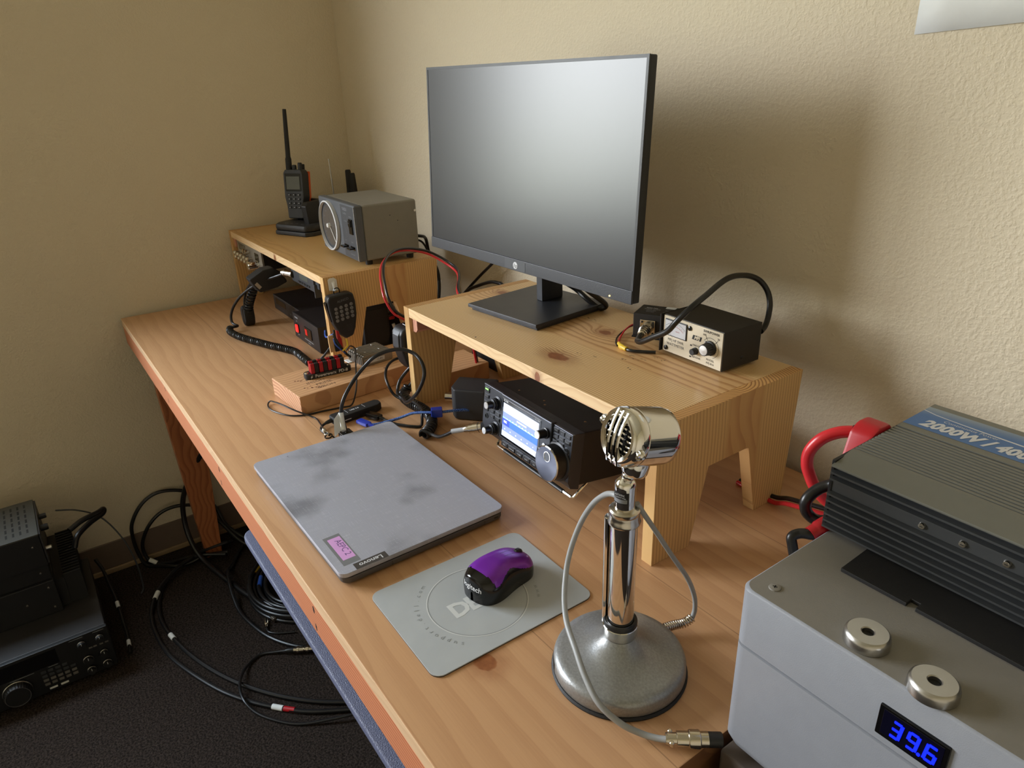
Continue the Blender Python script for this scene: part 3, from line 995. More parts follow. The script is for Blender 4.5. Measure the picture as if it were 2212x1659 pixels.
    def key(x, z, w_, h, txt=None, nm='key', sub=0.0026):
        k = MB('key_rim').box((x - w_ / 2 - 0.0005, -0.0004, z - h / 2 - 0.0006), (x + w_ / 2 + 0.0005, 0.0006, z + h / 2 + 0.0003), 0.0002)
        k.use('key_black').box((x - w_ / 2, -0.0018, z - h / 2), (x + w_ / 2, 0.0, z + h / 2), 0.0005)
        if txt:
            k.use('grey_print').text(txt, sub, face_y(x, -0.0019, z))
        return k.obj(nm, t)
    pw = key(0.0105, 0.0785, 0.013, 0.0085, None, 'power_button')
    M['green_led'] = glow('green_power_led', (120, 235, 90), 2.2)
    g = MB('green_led').box((0.0062, -0.0021, 0.0787), (0.0148, -0.0017, 0.0806))
    g.obj('power_lamp', pw)
    for z, w_, s_ in ((0.0675, 0.013, 'TRANSMIT'), (0.0545, 0.013, 'TUNER'), (0.0455, 0.013, 'VOX/BK-IN')):
        key(0.0105, z, w_, 0.0062, s_, sub=0.002)
    for x in (0.029, 0.0455):
        for z, s_ in ((0.0475, 'P.AMP'), (0.0385, 'NB')):
            key(x, z, 0.0125, 0.0062, s_ if x < 0.04 else 'NOTCH', sub=0.0022)
    for i, s_ in enumerate(('MENU', 'FUNCTION', 'M.SCOPE', 'QUICK', 'EXIT')):
        k = MB('key_rim').box((0.0655 + i * 0.0205 - 0.0005, -0.002, 0.0025), (0.0835 + i * 0.0205 + 0.0008, 0.001, 0.0112), 0.0004)
        k.use('key_black').box((0.0655 + i * 0.0205, -0.0036, 0.003), (0.0830 + i * 0.0205, 0.0, 0.0108), 0.0008)
        k.use('white_print').text(s_, 0.0026, face_y(0.0743 + i * 0.0205, -0.0037, 0.0068))
        k.obj('key', t)
    for r_ in range(3):
        for c in range(3):
            if r_ == 2 and c == 2:
                continue
            key(0.198 + c * 0.0135, 0.0805 - r_ * 0.0088, 0.0112, 0.0062, (('BAND', 'A/B', 'CALL'), ('VFO', 'MPAD', 'SPEECH'), ('v', '^', ''))[r_][c], sub=0.0023)
    k = MB('key_rim').lathe([(0.0062, 0), (0.0062, 0.0008)], (0.2245, 0, 0.0575), (0, -1, 0), 24)
    k.use('key_black').lathe([(0.0055, 0), (0.0055, 0.002), (0.005, 0.0024)], (0.2245, 0, 0.0575), (0, -1, 0), 24)
    k.use('grey_print').text('SPEECH', 0.0022, face_y(0.2245, -0.0026, 0.0575))
    k.obj('round_key', t)
    k = MB('key_rim').lathe([(0.0058, 0), (0.0058, 0.0012)], (0.1775, -0.0038, 0.0465), (0, -1, 0), 24)
    k.use('steel').lathe([(0.0052, 0), (0.0052, 0.0018), (0.0046, 0.0022)], (0.1775, -0.0038, 0.0465), (0, -1, 0), 24)
    k.obj('round_key', t)
    def stack(x, z):
        o = MB('key_black').lathe([(0.0112, 0), (0.0112, 0.0025), (0.0100, 0.003), (0.0098, 0.008), (0.0092, 0.0086)], (x, 0, z), (0, -1, 0), 40, ribs=1, depth=0.0004)
        o.use('key_rim').lathe([(0.0105, 0.0008), (0.0117, 0.001), (0.0117, 0.0015), (0.0105, 0.0018)], (x, 0, z), (0, -1, 0), 32, cap=False)
        ko = o.obj('knob', t)
        q = MB('key_black').lathe([(0.0078, 0.008), (0.0076, 0.012), (0.0062, 0.013), (0.0060, 0.0225)], (x, 0, z), (0, -1, 0), 32)
        q.use('steel').lathe([(0.0060, 0.0225), (0.0054, 0.0232)], (x, 0, z), (0, -1, 0), 32)
        q.use('key_rim').lathe([(0.0077, 0.0105), (0.0081, 0.0108), (0.0081, 0.0115), (0.007, 0.0118)], (x, 0, z), (0, -1, 0), 32, cap=False)
        q.obj('inner_knob', ko)
    stack(0.0430, 0.0655)
    stack(0.0420, 0.0215)
    q = MB('key_black').lathe([(0.0082, 0), (0.0082, 0.003), (0.0068, 0.0035), (0.0064, 0.0165)], (0.1795, -0.004, 0.0690), (0, -1, 0), 32)
    q.use('steel').lathe([(0.0064, 0.0165), (0.0058, 0.0174)], (0.1795, -0.004, 0.069), (0, -1, 0), 32)
    q.obj('knob', t)
    x, z = 0.2065, 0.0350
    q = MB('rad_face').lathe([(0.0295, 0), (0.0295, 0.002), (0.028, 0.003)], (x, 0, z), (0, -1, 0), 64)
    q.use('rubber').lathe([(0.0262, 0.002), (0.0262, 0.0185), (0.0258, 0.019)], (x, 0, z), (0, -1, 0), 96, ribs=1, depth=0.0003)
    q.use('chrome').lathe([(0.0258, 0.0188), (0.0265, 0.0192), (0.0265, 0.0205), (0.0252, 0.0212)], (x, 0, z), (0, -1, 0), 64, cap=False)
    t2 = NT('turned_dial_face')
    px_, py_, pz_ = t2.sep(t2.co())
    an = t2.math('ARCTAN2', t2.math('SUBTRACT', pz_, z), t2.math('SUBTRACT', px_, x))
    t2.set(Base_Color=lin((92, 94, 104)), Metallic=0.85, Roughness=0.3, Anisotropic=0.8)
    tg = t2.n('ShaderNodeTangent'); tg.direction_type = 'RADIAL'; tg.axis = 'Y'
    t2.t.links.new(tg.outputs[0], t2.b.inputs['Tangent'])
    M['dial_turned'] = t2.m
    q.use('dial_turned').lathe([(0.0252, 0.0211), (0.0001, 0.0212)], (x, 0, z), (0, -1, 0), 64, cap=False)
    do = q.obj('tuning_dial', t)
    q = MB('chrome').lathe([(0.0078, 0.0212), (0.0078, 0.0218), (0.0068, 0.0219), (0.0064, 0.0213)], (x + 0.001, 0, z + 0.0115), (0, -1, 0), 32, cap=False)
    q.use('gloss').lathe([(0.0066, 0.02135), (0.0002, 0.0214)], (x + 0.001, 0, z + 0.0115), (0, -1, 0), 32, cap=False)
    q.obj('finger_dimple', do)
    M['bail'] = M['chrome']
    fz = -(0.030)
    bl = MB('chrome').tube([(0.225, 0.045, -0.001), (0.225, 0.030, -0.0135), (0.223, 0.0235, -0.0215), (0.21, 0.0225, -0.0225), (0.12, 0.0225, -0.0225), (0.03, 0.0225, -0.0225), (0.017, 0.0235, -0.0215), (0.015, 0.03, -0.0135), (0.015, 0.045, -0.001)], 0.0022, 10, 4)
    bl.use('rubber').tube([(0.20, 0.0225, -0.0225), (0.04, 0.0225, -0.0225)], 0.0034, 10, 0)
    bl.obj('bail_foot', t)
    for xx in (0.03, 0.205):
        MB('rubber').cyl((xx, 0.215, -0.0075), (xx, 0.215, 0.003), 0.008, 0.008, 16).obj('foot', t)
transceiver()

# ================================================================== desk microphone
def microphone():
    t = thing('desk_microphone', 'vintage chrome desk microphone on a round silver base at the front of the desk', 'microphone', D((1.778, -0.5035, 0)))
    MB('black_matte').lathe([(0.0715, 0.0), (0.0722, 0.0022), (0.0705, 0.004)], n=64).obj('felt_pad', t)
    b = MB('hammer').lathe([(0.0690, 0.0035), (0.0703, 0.006), (0.0698, 0.0155), (0.0685, 0.0192), (0.0655, 0.0218), (0.060, 0.0232), (0.048, 0.0258), (0.038, 0.0292),
                            (0.029, 0.0338), (0.0225, 0.0392), (0.0180, 0.0440), (0.0165, 0.0465)], n=72)
    b.use('black_print')
    for k in range(8):
        a0 = radians(226 + k * 2.1)
        a1 = radians(226 + (k + 1) * 2.1)
        b.quad((0.0705 * cos(a0), 0.0705 * sin(a0), 0.0055), (0.0705 * cos(a1), 0.0705 * sin(a1), 0.0055), (0.0702 * cos(a1), 0.0702 * sin(a1), 0.0155), (0.0702 * cos(a0), 0.0702 * sin(a0), 0.0155))
    b.use('white_print')
    am = radians(234.4)
    mt = Matrix(((-sin(am), 0, cos(am), 0.0709 * cos(am)), (cos(am), 0, sin(am), 0.0709 * sin(am)), (0, 1, 0, 0.0115), (0, 0, 0, 1)))
    b.text('ASTATIC', 0.0034, mt)
    mt2 = mt.copy(); mt2[2][3] = 0.0078
    b.text('MADE IN USA', 0.0024, mt2)
    b.obj('base', t)
    c = MB('chrome').lathe([(0.0165, 0.042), (0.0165, 0.0455), (0.0150, 0.046), (0.0150, 0.048), (0.0178, 0.0485), (0.0182, 0.0495), (0.0182, 0.0605), (0.0176, 0.0612), (0.0170, 0.0612)], n=48)
    c.obj('collar', t)
    MB('rubber').lathe([(0.0174, 0.055), (0.0176, 0.0655), (0.0166, 0.067), (0.0142, 0.0665)], n=40, cap=False).obj('tape_band', t)
    MB('chrome').lathe([(0.0136, 0.044), (0.0136, 0.190)], n=48).obj('stand_tube', t)
    a = radians(205)
    g = MB('chrome')
    m = Matrix.Rotation(a, 4, 'Z')
    g.prism([(0.0142, -0.006), (0.0185, -0.0052), (0.0198, -0.0025), (0.0198, 0.0025), (0.0185, 0.0052), (0.0142, 0.006)], 'Z', 0.058, 0.188, 0.0012, mat=m)
    g.obj('grip_bar', t)
    MB('nickel').lathe([(0.0136, 0.184), (0.0158, 0.1855), (0.0162, 0.188), (0.0150, 0.1905), (0.0150, 0.194), (0.0146, 0.196), (0.0153, 0.1975), (0.0153, 0.2005), (0.0140, 0.202), (0.0100, 0.2025)], n=48).obj('lock_ring', t)
    nk = MB('chrome').lathe([(0.0103, 0.201), (0.0103, 0.2265), (0.0100, 0.2295), (0.0085, 0.2325), (0.006, 0.2345), (0.0045, 0.236)], n=40)
    nk.use('black_print')
    for k in range(14):
        a0, a1 = radians(238 + k * 7), radians(245 + k * 7)
        nk.quad((0.0105 * cos(a0), 0.0105 * sin(a0), 0.211), (0.0105 * cos(a1), 0.0105 * sin(a1), 0.211), (0.0105 * cos(a1), 0.0105 * sin(a1), 0.2235), (0.0105 * cos(a0), 0.0105 * sin(a0), 0.2235))
    nk.use('white_print')
    for i, (s_, z, sz) in enumerate((('ASTATIC', 0.2212, 0.0027), ('CONNEAUT OHIO', 0.2186, 0.0016))):
        aa = radians(287)
        nk.text(s_, sz, Matrix(((-sin(aa), 0, cos(aa), 0.0107 * cos(aa)), (cos(aa), 0, sin(aa), 0.0107 * sin(aa)), (0, 1, 0, z), (0, 0, 0, 1))))
    nk.use('grey_print')
    for k in range(12):
        a0, a1 = radians(243 + k * 7), radians(250 + k * 7)
        nk.quad((0.01055 * cos(a0), 0.01055 * sin(a0), 0.2122), (0.01055 * cos(a1), 0.01055 * sin(a1), 0.2122), (0.01055 * cos(a1), 0.01055 * sin(a1), 0.2164), (0.01055 * cos(a0), 0.01055 * sin(a0), 0.2164))
    nk.obj('neck', t)
    j = MB('chrome').sphere((0.003, 0.001, 0.2385), 0.0068, (1, 1, 0.9), 20)
    j.lathe([(0.0045, 0.0), (0.0055, 0.004), (0.0045, 0.012)], (0.0, 0.0, 0.233), (0.5, 0.25, 1), 20)
    j.obj('swivel_joint', t)
    # head
    az, el = -1.673, 0.254
    ax = Vector((cos(el) * cos(az), cos(el) * sin(az), sin(el)))
    ctr = Vector((0.00913, 0.00705, 0.2802))
    zz = ax
    xx = Vector((0, 0, 1)).cross(zz).normalized()       # to the mic's own side
    yy = zz.cross(xx)
    MT = Matrix(((xx.x, yy.x, zz.x, ctr.x), (xx.y, yy.y, zz.y, ctr.y), (xx.z, yy.z, zz.z, ctr.z), (0, 0, 0, 1)))
    hd = MB('chrome')
    hd.xf = MT
    hd.lathe([(0.004, -0.0285), (0.018, -0.0282), (0.0245, -0.0272), (0.0268, -0.0245), (0.0275, -0.019), (0.0276, 0.0125), (0.0272, 0.0128), (0.0276, 0.0135), (0.0280, 0.0175),
              (0.0276, 0.0215), (0.0262, 0.0248), (0.0238, 0.0268), (0.0205, 0.0276)], n=72, cap=False)
    hd.lathe([(0.0001, -0.0285), (0.004, -0.0285)], n=24, cap=False)
    hd.obj('head_shell', t)
    gr = MB('chrome')
    gr.xf = MT
    gr.lathe([(0.0236, 0.0262), (0.0222, 0.0278), (0.0186, 0.0272), (0.0178, 0.0255)], n=64, cap=False)
    for x in (-0.0066, 0.0, 0.0066):
        prf = []
        n = 12
        pts = []
        for k in range(n + 1):
            u = -1 + 2 * k / n
            h = 0.0262 + 0.0050 * (1 - u * u)
            pts.append((x, u * 0.0252, h))
        P = pts
        vs, fs = [], []
        for (px_, py_, pz_) in P:
            vs += [(px_ - 0.0021, py_, pz_ - 0.004), (px_ - 0.0019, py_, pz_), (px_ - 0.0008, py_, pz_ + 0.0010), (px_ + 0.0008, py_, pz_ + 0.0010), (px_ + 0.0019, py_, pz_), (px_ + 0.0021, py_, pz_ - 0.004)]
        for k in range(n):
            for q in range(5):
                fs.append([k * 6 + q, k * 6 + q + 1, (k + 1) * 6 + q + 1, (k + 1) * 6 + q])
        gr.add(vs, fs)
    for sgn in (-1, 1):
        for k in range(-3, 4):
            y = k * 0.0048
            xr = math.sqrt(max(0, 0.0190 ** 2 - y * y))
            gr.box((min(sgn * 0.0075, sgn * xr), y - 0.0011, 0.0215), (max(sgn * 0.0075, sgn * xr), y + 0.0011, 0.0250), 0.0006)
    for (sx, sy) in ((-1, 0.06), (1, -0.06)):
        gr.lathe([(0.0052, 0.0200), (0.0052, 0.0225), (0.0042, 0.0240), (0.0018, 0.0242)], (sx * 0.0272, sy * 0.1, 0), (0, 0, 1), 20)
        gr.lathe([(0.0024, 0.0240), (0.002, 0.0256), (0.001, 0.0260)], (sx * 0.0285, sy * 0.1, 0), (0, 0, 1), 14)
    gr.obj('grille', t)
    bk = MB('black_matte')
    bk.xf = MT
    bk.lathe([(0.0002, 0.0200), (0.0225, 0.0200)], n=40, cap=False)
    bk.obj('grille_lining', t)
    # holder under the head
    hl = MB('chrome')
    ax2 = (yy * -1.0)
    o2 = ctr + zz * -0.004
    hl.lathe([(0.0125, 0.020), (0.0128, 0.0265), (0.0125, 0.0350), (0.0105, 0.0385), (0.006, 0.0405), (0.0005, 0.041)], o2, ax2, 36)
    hl.use('gloss')
    pq = o2 + ax2 * 0.030
    for d_ in (0.003, -0.004):
        c0 = pq + (zz * 0.0 + xx * -1.0).normalized() * 0.0124 + ax2 * d_ + zz * (0.003)
        hl.lathe([(0.0017, 0.0), (0.0013, 0.0012)], c0, xx * -1.0, 12)
    hl.obj('head_mount', t)
    sh = lambda ps: [(p[0] - 1.778, p[1] + 0.5035, p[2]) for p in ps]
    L = [(1.770, -0.498, 0.205), (1.760, -0.497, 0.2035), (1.75, -.495, .2), (1.735, -.491, .189), (1.72, -.491, .172), (1.705, -.492, .146), (1.7, -.499, .123), (1.7, -.507, .103), (1.705, -.516, .086), (1.72, -.531, .068), (1.74, -.544, .055),
         (1.768, -.556, .048), (1.795, -.566, .038), (1.820, -.570, .027), (1.841, -.561, .014), (1.856, -.549, .0065), (1.868, -.541, .006), (1.878, -.535, .0088)]
    cd = MB('grey_cord').tube(sh(L), 0.0031, 12, 8)
    co = cd.obj('cord', t)
    d = Vector((1.908 - 1.878, -0.498 + 0.535, 0.0005)).normalized()
    o3 = Vector((1.876 - 1.778, -0.537 + 0.5035, 0.0098))
    pg = MB('nickel').lathe([(0.0052, 0), (0.0058, 0.002), (0.0058, 0.010), (0.0072, 0.0105), (0.0072, 0.021), (0.0082, 0.0215), (0.0086, 0.0225), (0.0086, 0.031), (0.0080, 0.032), (0.0072, 0.0325), (0.0072, 0.0395)], o3, d, 36)
    sd = d.cross(Vector((0, 0, 1))).normalized()
    for sg in (1, -1):
        pg.lathe([(0.0022, -0.0015), (0.0022, 0.0018), (0.0014, 0.0026)], o3 + d * 0.005 + sd * 0.0068 * sg + Vector((0, 0, 0.001)), (0, 0, 1), 12)
    pg.box((-0.0085, -0.0012, -0.0015), (0.0085, 0.0012, 0.0015), 0.0004, mat=Matrix.Translation(o3 + d * 0.005) @ Matrix.Rotation(math.atan2(sd.y, sd.x), 4, 'Z'))
    pg.use('black').lathe([(0.0070, 0.0393), (0.0070, 0.0515), (0.0064, 0.0525)], o3, d, 28)
    pg.obj('cord_plug', co)
    Rr = [(1.785, -.494, .206), (1.786, -.485, .191), (1.787, -.466, .161), (1.788, -.443, .124), (1.789, -.416, .082), (1.790, -.403, .052), (1.7895, -.399, .031), (1.788, -.400, .0185)]
    cr = MB('grey_cord').tube(sh(Rr), 0.0027, 12, 8)
    c2 = cr.obj('cord', t)
    S = [(1.788, -.400, .0185), (1.785, -.409, .0135), (1.780, -.420, .0125), (1.7765, -.432, .0125)]
    sp = MB('nickel').coil(sh(S), 0.0045, 0.0011, 13)
    sp.tube(sh([(1.781, -.419, .0125), (1.7765, -.434, .0125)]), 0.0040, 12, 0)
    sp.obj('strain_spring', c2)
microphone()

# ================================================================== SWR meter and sensor box
def swr():
    t = thing('swr_meter', 'cream-faced black watt meter box on the right end of the pine riser', 'meter', D((1.508, -0.1656, 0.2)), -0.033)
    W, H, Dp, z0 = 0.1121, 0.0565, 0.0765, 0.004
    M['cream'] = plain('cream_panel_paint', (218, 206, 182), 0.5)
    c = MB('black_metal')
    c.box((-0.0012, 0.0, z0), (W + 0.0008, Dp, z0 + H), 0.0012)
    c.box((-0.0022, -0.006, z0 - 0.0005), (-0.0008, Dp, z0 + H + 0.0005), 0.0005)
    c.box((W, -0.0008, z0), (W + 0.001, Dp, z0 + H), 0.0004)
    c.use('black').lathe([(0.0032, 0), (0.0022, 0.0018)], (W + 0.001, 0.04, z0 + 0.012), (1, 0, 0), 14)
    c.obj('case', t)
    f = MB('cream').box((0.0012, -0.0016, z0 + 0.0008), (W - 0.0006, 0.0004, z0 + H - 0.0012), 0.0004)
    P = lambda x, z: face_y(x, -0.0018, z0 + z)
    f.use('black_print')
    f.text('SWR/POWER', 0.0049, P(0.0915, 0.0508), bold=0.0001)
    f.text('300', 0.0042, P(0.0795, 0.0455)).text('30', 0.0042, P(0.1045, 0.0448))
    f.text('FWD/SET', 0.0041, P(0.0675, 0.0250)).text('REF/SWR', 0.0041, P(0.0672, 0.0075))
    f.text('MODEL', 0.0042, P(0.0925, 0.0110)).text('MFJ-816', 0.0042, P(0.0925, 0.0060))
    f.use('grey_dark').text('MFJ HF SWR', 0.0058, P(0.0265, 0.0205)).text('WATTMETER', 0.0058, P(0.0265, 0.0138))
    f.use('black_print').prism([(0.0570, 0.0372), (0.0735, 0.0372), (0.0755, 0.0438), (0.0590, 0.0438)], 'Y', -0.0018, -0.0014)
    f.use('cream').text('MFJ', 0.0066, face_y(0.0662, -0.0020, 0.0405), bold=0.0003, shear=0.25)
    f.use('black_print')
    kc = (0.0915, z0 + 0.0290)
    n = 30
    for k in range(n):
        a0 = radians(-70 + 215 * k / n); a1 = radians(-70 + 215 * (k + 1) / n)
        f.quad(*[(kc[0] + r * cos(a), -0.0018, kc[1] + r * sin(a)) for r, a in ((0.0142, a0), (0.0142, a1), (0.0147, a1), (0.0147, a0))])
    for a in (radians(48), radians(122)):
        f.quad(*[(kc[0] + r * cos(a) - s_ * sin(a), -0.0018, kc[1] + r * sin(a) + s_ * cos(a)) for r, s_ in ((0.011, -.0003), (0.0185, -.0003), (0.0185, .0003), (0.011, .0003))])
    for (x, z) in ((0.0545, 0.0265), (0.0545, 0.0095)):
        f.prism([(x, z), (x + 0.0035, z), (x + 0.003, z + 0.002), (x + 0.0005, z + 0.002)], 'Y', -0.0019, -0.0016)
    f.obj('front_panel', t)
    m = MB('black').box((0.0052, -0.0032, z0 + 0.0265), (0.0475, -0.0012, z0 + 0.0515), 0.001)
    M['meter_face'] = plain('pale_meter_face', (196, 196, 198), 0.35)
    m.use('meter_face').box((0.0066, -0.0036, z0 + 0.0282), (0.0462, -0.003, z0 + 0.0500))
    m.use('black_print')
    for R_, mm in ((0.0275, 'black_print'), (0.0225, 'red')):
        m.use(mm)
        for k in range(20):
            a0 = radians(48 + 84 * k / 20); a1 = radians(48 + 84 * (k + 1) / 20)
            m.quad(*[(0.0264 + r * cos(a), -0.0038, z0 + 0.0205 + r * sin(a)) for r, a in ((R_, a0), (R_, a1), (R_ + 0.0004, a1), (R_ + 0.0004, a0))])
    m.use('black_print')
    for k in range(9):
        a = radians(50 + 80 * k / 8)
        m.text(str(9 - k), 0.002, face_y(0.0264 + 0.0252 * cos(a), -0.0038, z0 + 0.0205 + 0.0252 * sin(a)))
    m.text('SWR', 0.003, face_y(0.018, -0.0038, z0 + 0.036)).use('red').text('WATTS', 0.0022, face_y(0.031, -0.0038, z0 + 0.036))
    m.use('black_print').box((-0.0001, -0.00385, 0.006), (0.0001, -0.00375, 0.026), mat=Matrix.Translation((0.0264, 0, z0 + 0.0205)) @ Matrix.Rotation(radians(-44), 4, 'Y'))
    m.obj('meter_window', t)
    for x, z in ((0.0525, 0.0475), (0.0085, 0.0065)):
        MB('gloss').lathe([(0.0036, 0), (0.0032, 0.0018), (0.0015, 0.0026)], (x, -0.0016, z0 + z), (0, -1, 0), 18).obj('screw', t)
    b = MB('black').lathe([(0.0052, 0), (0.0052, 0.003), (0.0046, 0.0032), (0.0046, 0.008), (0.0042, 0.0086)], (0.0655, -0.0016, z0 + 0.0172), (0, -1, 0), 24)
    b.obj('push_button', t)
    k = MB('black').lathe([(0.0108, 0), (0.0105, 0.003), (0.0090, 0.0036), (0.0082, 0.0148)], (kc[0], -0.0016, kc[1]), (0, -1, 0), 40, ribs=1, depth=0.0006)
    k.use('steel').lathe([(0.0070, 0.01485), (0.0001, 0.0153)], (kc[0], -0.0016, kc[1]), (0, -1, 0), 32, cap=False)
    k.use('white_print').box((kc[0] - 0.0075, -0.006, kc[1] + 0.0075), (kc[0] - 0.006, -0.004, kc[1] + 0.0095))
    k.obj('knob', t)
    for x in (0.012, W - 0.012):
        for y in (0.012, Dp - 0.012):
            MB('rubber').cyl((x, y, 0), (x, y, z0 + 0.0005), 0.005, 0.005, 14).obj('foot', t)
swr()

def sensor():
    t = thing('sensor_box', 'small black metal coax sensor box left of the cream-faced meter', 'box', D((1.430, -0.152, 0.2)), 0.46)
    W, Dp, H = 0.068, 0.052, 0.039
    b = MB('black_metal').box((0, 0.002, 0.001), (W, Dp, H), 0.0012)
    b.use('white_print')
    tp = lambda x, y: face_z(x, y, H + 0.0002)
    b.text('BIAS-TEE', 0.0048, tp(0.020, 0.036), bold=0.0001).text('50 OHM  HF LINE', 0.0034, tp(0.022, 0.0305)).text('INPUT SIDE', 0.003, tp(0.022, 0.0235)).text('OUT SIDE', 0.003, tp(0.022, 0.017))
    b.text('MAX', 0.003, tp(0.046, 0.030)).text('100 W', 0.0028, tp(0.046, 0.0205))
    b.use('paper').box((0.040, 0.041, H + 0.0001), (0.056, 0.051, H + 0.0003)).box((0.050, 0.014, H + 0.0001), (0.066, 0.023, H + 0.0003))
    b.use('gloss').lathe([(0.0026, 0), (0.002, 0.0016)], (0, 0.018, 0.016), (-1, 0, 0), 12)
    b.obj('case', t)
    MB('black_metal').box((-0.0006, 0.0, 0.0), (W + 0.0006, 0.0024, 0.003), 0.0006).box((-0.0008, -0.001, 0.0), (W, 0.045, 0.0012)).obj('base_plate', t)
    f = MB('nickel').box((0.012, -0.0004, 0.006), (0.0365, 0.002, 0.0305), 0.001)
    f.use('black_print')
    for x in (0.0155, 0.033):
        for z in (0.0095, 0.027):
            f.lathe([(0.0018, 0), (0.0014, 0.0012)], (x, -0.0004, z), (0, -1, 0), 12)
    f.obj('socket_flange', t)
    c = MB('nickel').lathe([(0.0080, 0), (0.0086, 0.003), (0.0092, 0.004), (0.0092, 0.018), (0.0086, 0.0185), (0.0082, 0.0235), (0.0076, 0.024), (0.0076, 0.028), (0.0066, 0.0285), (0.0066, 0.032), (0.0050, 0.0325), (0.0050, 0.036)],
                        (0.0243, -0.0004, 0.0182), (0.05, -1, -0.04), 40)
    c.obj('plug', t)
sensor()
o = MB('cable').tube(DD([(1.4685, -0.1745, 0.2165), (1.475, -0.1835, 0.2165), (1.485, -0.196, 0.2185), (1.505, -0.208, 0.2255), (1.53, -0.212, 0.240), (1.557, -0.213, .256), (1.574, -.212, .276), (1.583, -.197, .293), (1.583, -.17, .304), (1.578, -.12, .318), (1.574, -.075, .314), (1.58, -.05, .304),
                         (1.589, -.04, .288), (1.596, -.04, .27), (1.601, -.048, .252), (1.607, -.062, .243), (1.612, -.078, .240)]), 0.0042, 12, 8).obj('coax_cable')
tag(o, 'thick black coax jumper arching over the cream-faced meter against the wall', 'cable')
w_ = MB('red_cable').tube(DD([(1.437, -0.103, 0.208), (1.425, -0.112, 0.212), (1.413, -.132, .212), (1.413, -.150, .207), (1.425, -.172, .2035), (1.440, -.1905, .203), (1.450, -.199, .203)]), 0.0013, 8)
w_.use('cable').tube(DD([(1.434, -0.103, 0.206), (1.421, -0.113, 0.209), (1.4095, -.133, .2085), (1.4095, -.152, .2035), (1.421, -.176, .2017), (1.437, -.1935, .2017), (1.449, -.202, .202)]), 0.0013, 8)
wo_ = w_.obj('wire_pair')
tag(wo_, 'thin red and black wire pair with yellow sleeve at the small sensor box', 'wire')
MB('yellow').tube(DD([(1.446, -.196, .2035), (1.459, -.2035, .204), (1.473, -.206, .2042)]), [0.003, 0.0042, 0.0036], 10).obj('yellow_sleeve', wo_)
MB('cable').tube(DD([(1.470, -.2055, .2035), (1.483, -.203, .2035), (1.497, -.19, .203), (1.508, -.18, .203)]), 0.0024, 8).obj('wire_tail', wo_)

# ================================================================== laptop
def laptop():
    # local x runs along the short side (towards the viewer), local y towards the wall
    t = thing('laptop', 'closed scuffed grey laptop lying near the front edge of the desk', 'laptop', D((1.114, -0.691, 0)), 0.004)
    L, Wd = 0.3615, 0.2505
    b = MB('lap_side').prism(rrect(0.0, 0.002, L - 0.0005, Wd - 0.001, 0.012), 'Z', 0.0030, 0.0122, 0.0022)
    b.use('black_print').box((L - 0.0007, 0.232, 0.0068), (L - 0.0002, 0.239, 0.0092), 0.0003)
    for y in (0.07, 0.215):
        b.box((L - 0.0007, y, 0.0045), (L - 0.0002, y + 0.0004, 0.0105))
    b.obj('base', t)
    MB('black_matte').prism(rrect(0.002, 0.004, L - 0.003, Wd - 0.004, 0.011), 'Z', 0.0122, 0.0136).obj('hinge_gap', t)
    l = MB('lid').prism(rrect(0.0, 0.0, L, Wd, 0.011, 6), 'Z', 0.0136, 0.0200, 0.0009, seg=2)
    l.use('grey_dark').quad((0.2725, 0.011, 0.02008), (0.3450, 0.011, 0.02008), (0.3450, 0.0345, 0.02008), (0.2725, 0.0345, 0.02008))
    M['sticker'] = plain('lilac_paper_sticker', (206, 152, 206), 0.7)
    M['tape_grey'] = plain('grey_tape', (118, 120, 122), 0.35)
    l.use('tape_grey').quad((0.2725, 0.011, 0.0201), (0.3450, 0.011, 0.0201), (0.3450, 0.0345, 0.0201), (0.2725, 0.0345, 0.0201))
    l.use('sticker').quad((0.279, 0.0150, 0.02012), (0.3335, 0.0150, 0.02012), (0.3335, 0.0325, 0.02012), (0.279, 0.0325, 0.02012))
    M['ink'] = plain('purple_ink', (96, 70, 120), 0.7)
    l.use('ink').text('AEPC 2', 0.0125, face_z(0.306, 0.0262, 0.02016))
    l.use('lap_side').quad((0.3480, 0.0215, 0.02010), (0.3615 - 0.0004, 0.0215, 0.02010), (0.3615 - 0.0004, 0.0665, 0.02010), (0.3480, 0.0665, 0.02010))
    M['badge_dark'] = plain('dark_badge', (66, 62, 60), 0.4)
    l.use('badge_dark').quad((0.3482, 0.0218, 0.02013), (0.3610, 0.0218, 0.02013), (0.3610, 0.0662, 0.02013), (0.3482, 0.0662, 0.02013))
    l.use('white_print').text('Lenovo', 0.0108, face_z(0.3548, 0.0440, 0.02017, -pi / 2), bold=0.0002)
    l.obj('lid', t)
    for x, y in ((0.02, 0.03), (0.02, 0.22), (0.335, 0.03), (0.335, 0.22)):
        MB('rubber').cyl((x, y, 0), (x, y, 0.0035), 0.008, n=14).obj('foot', t)
laptop()

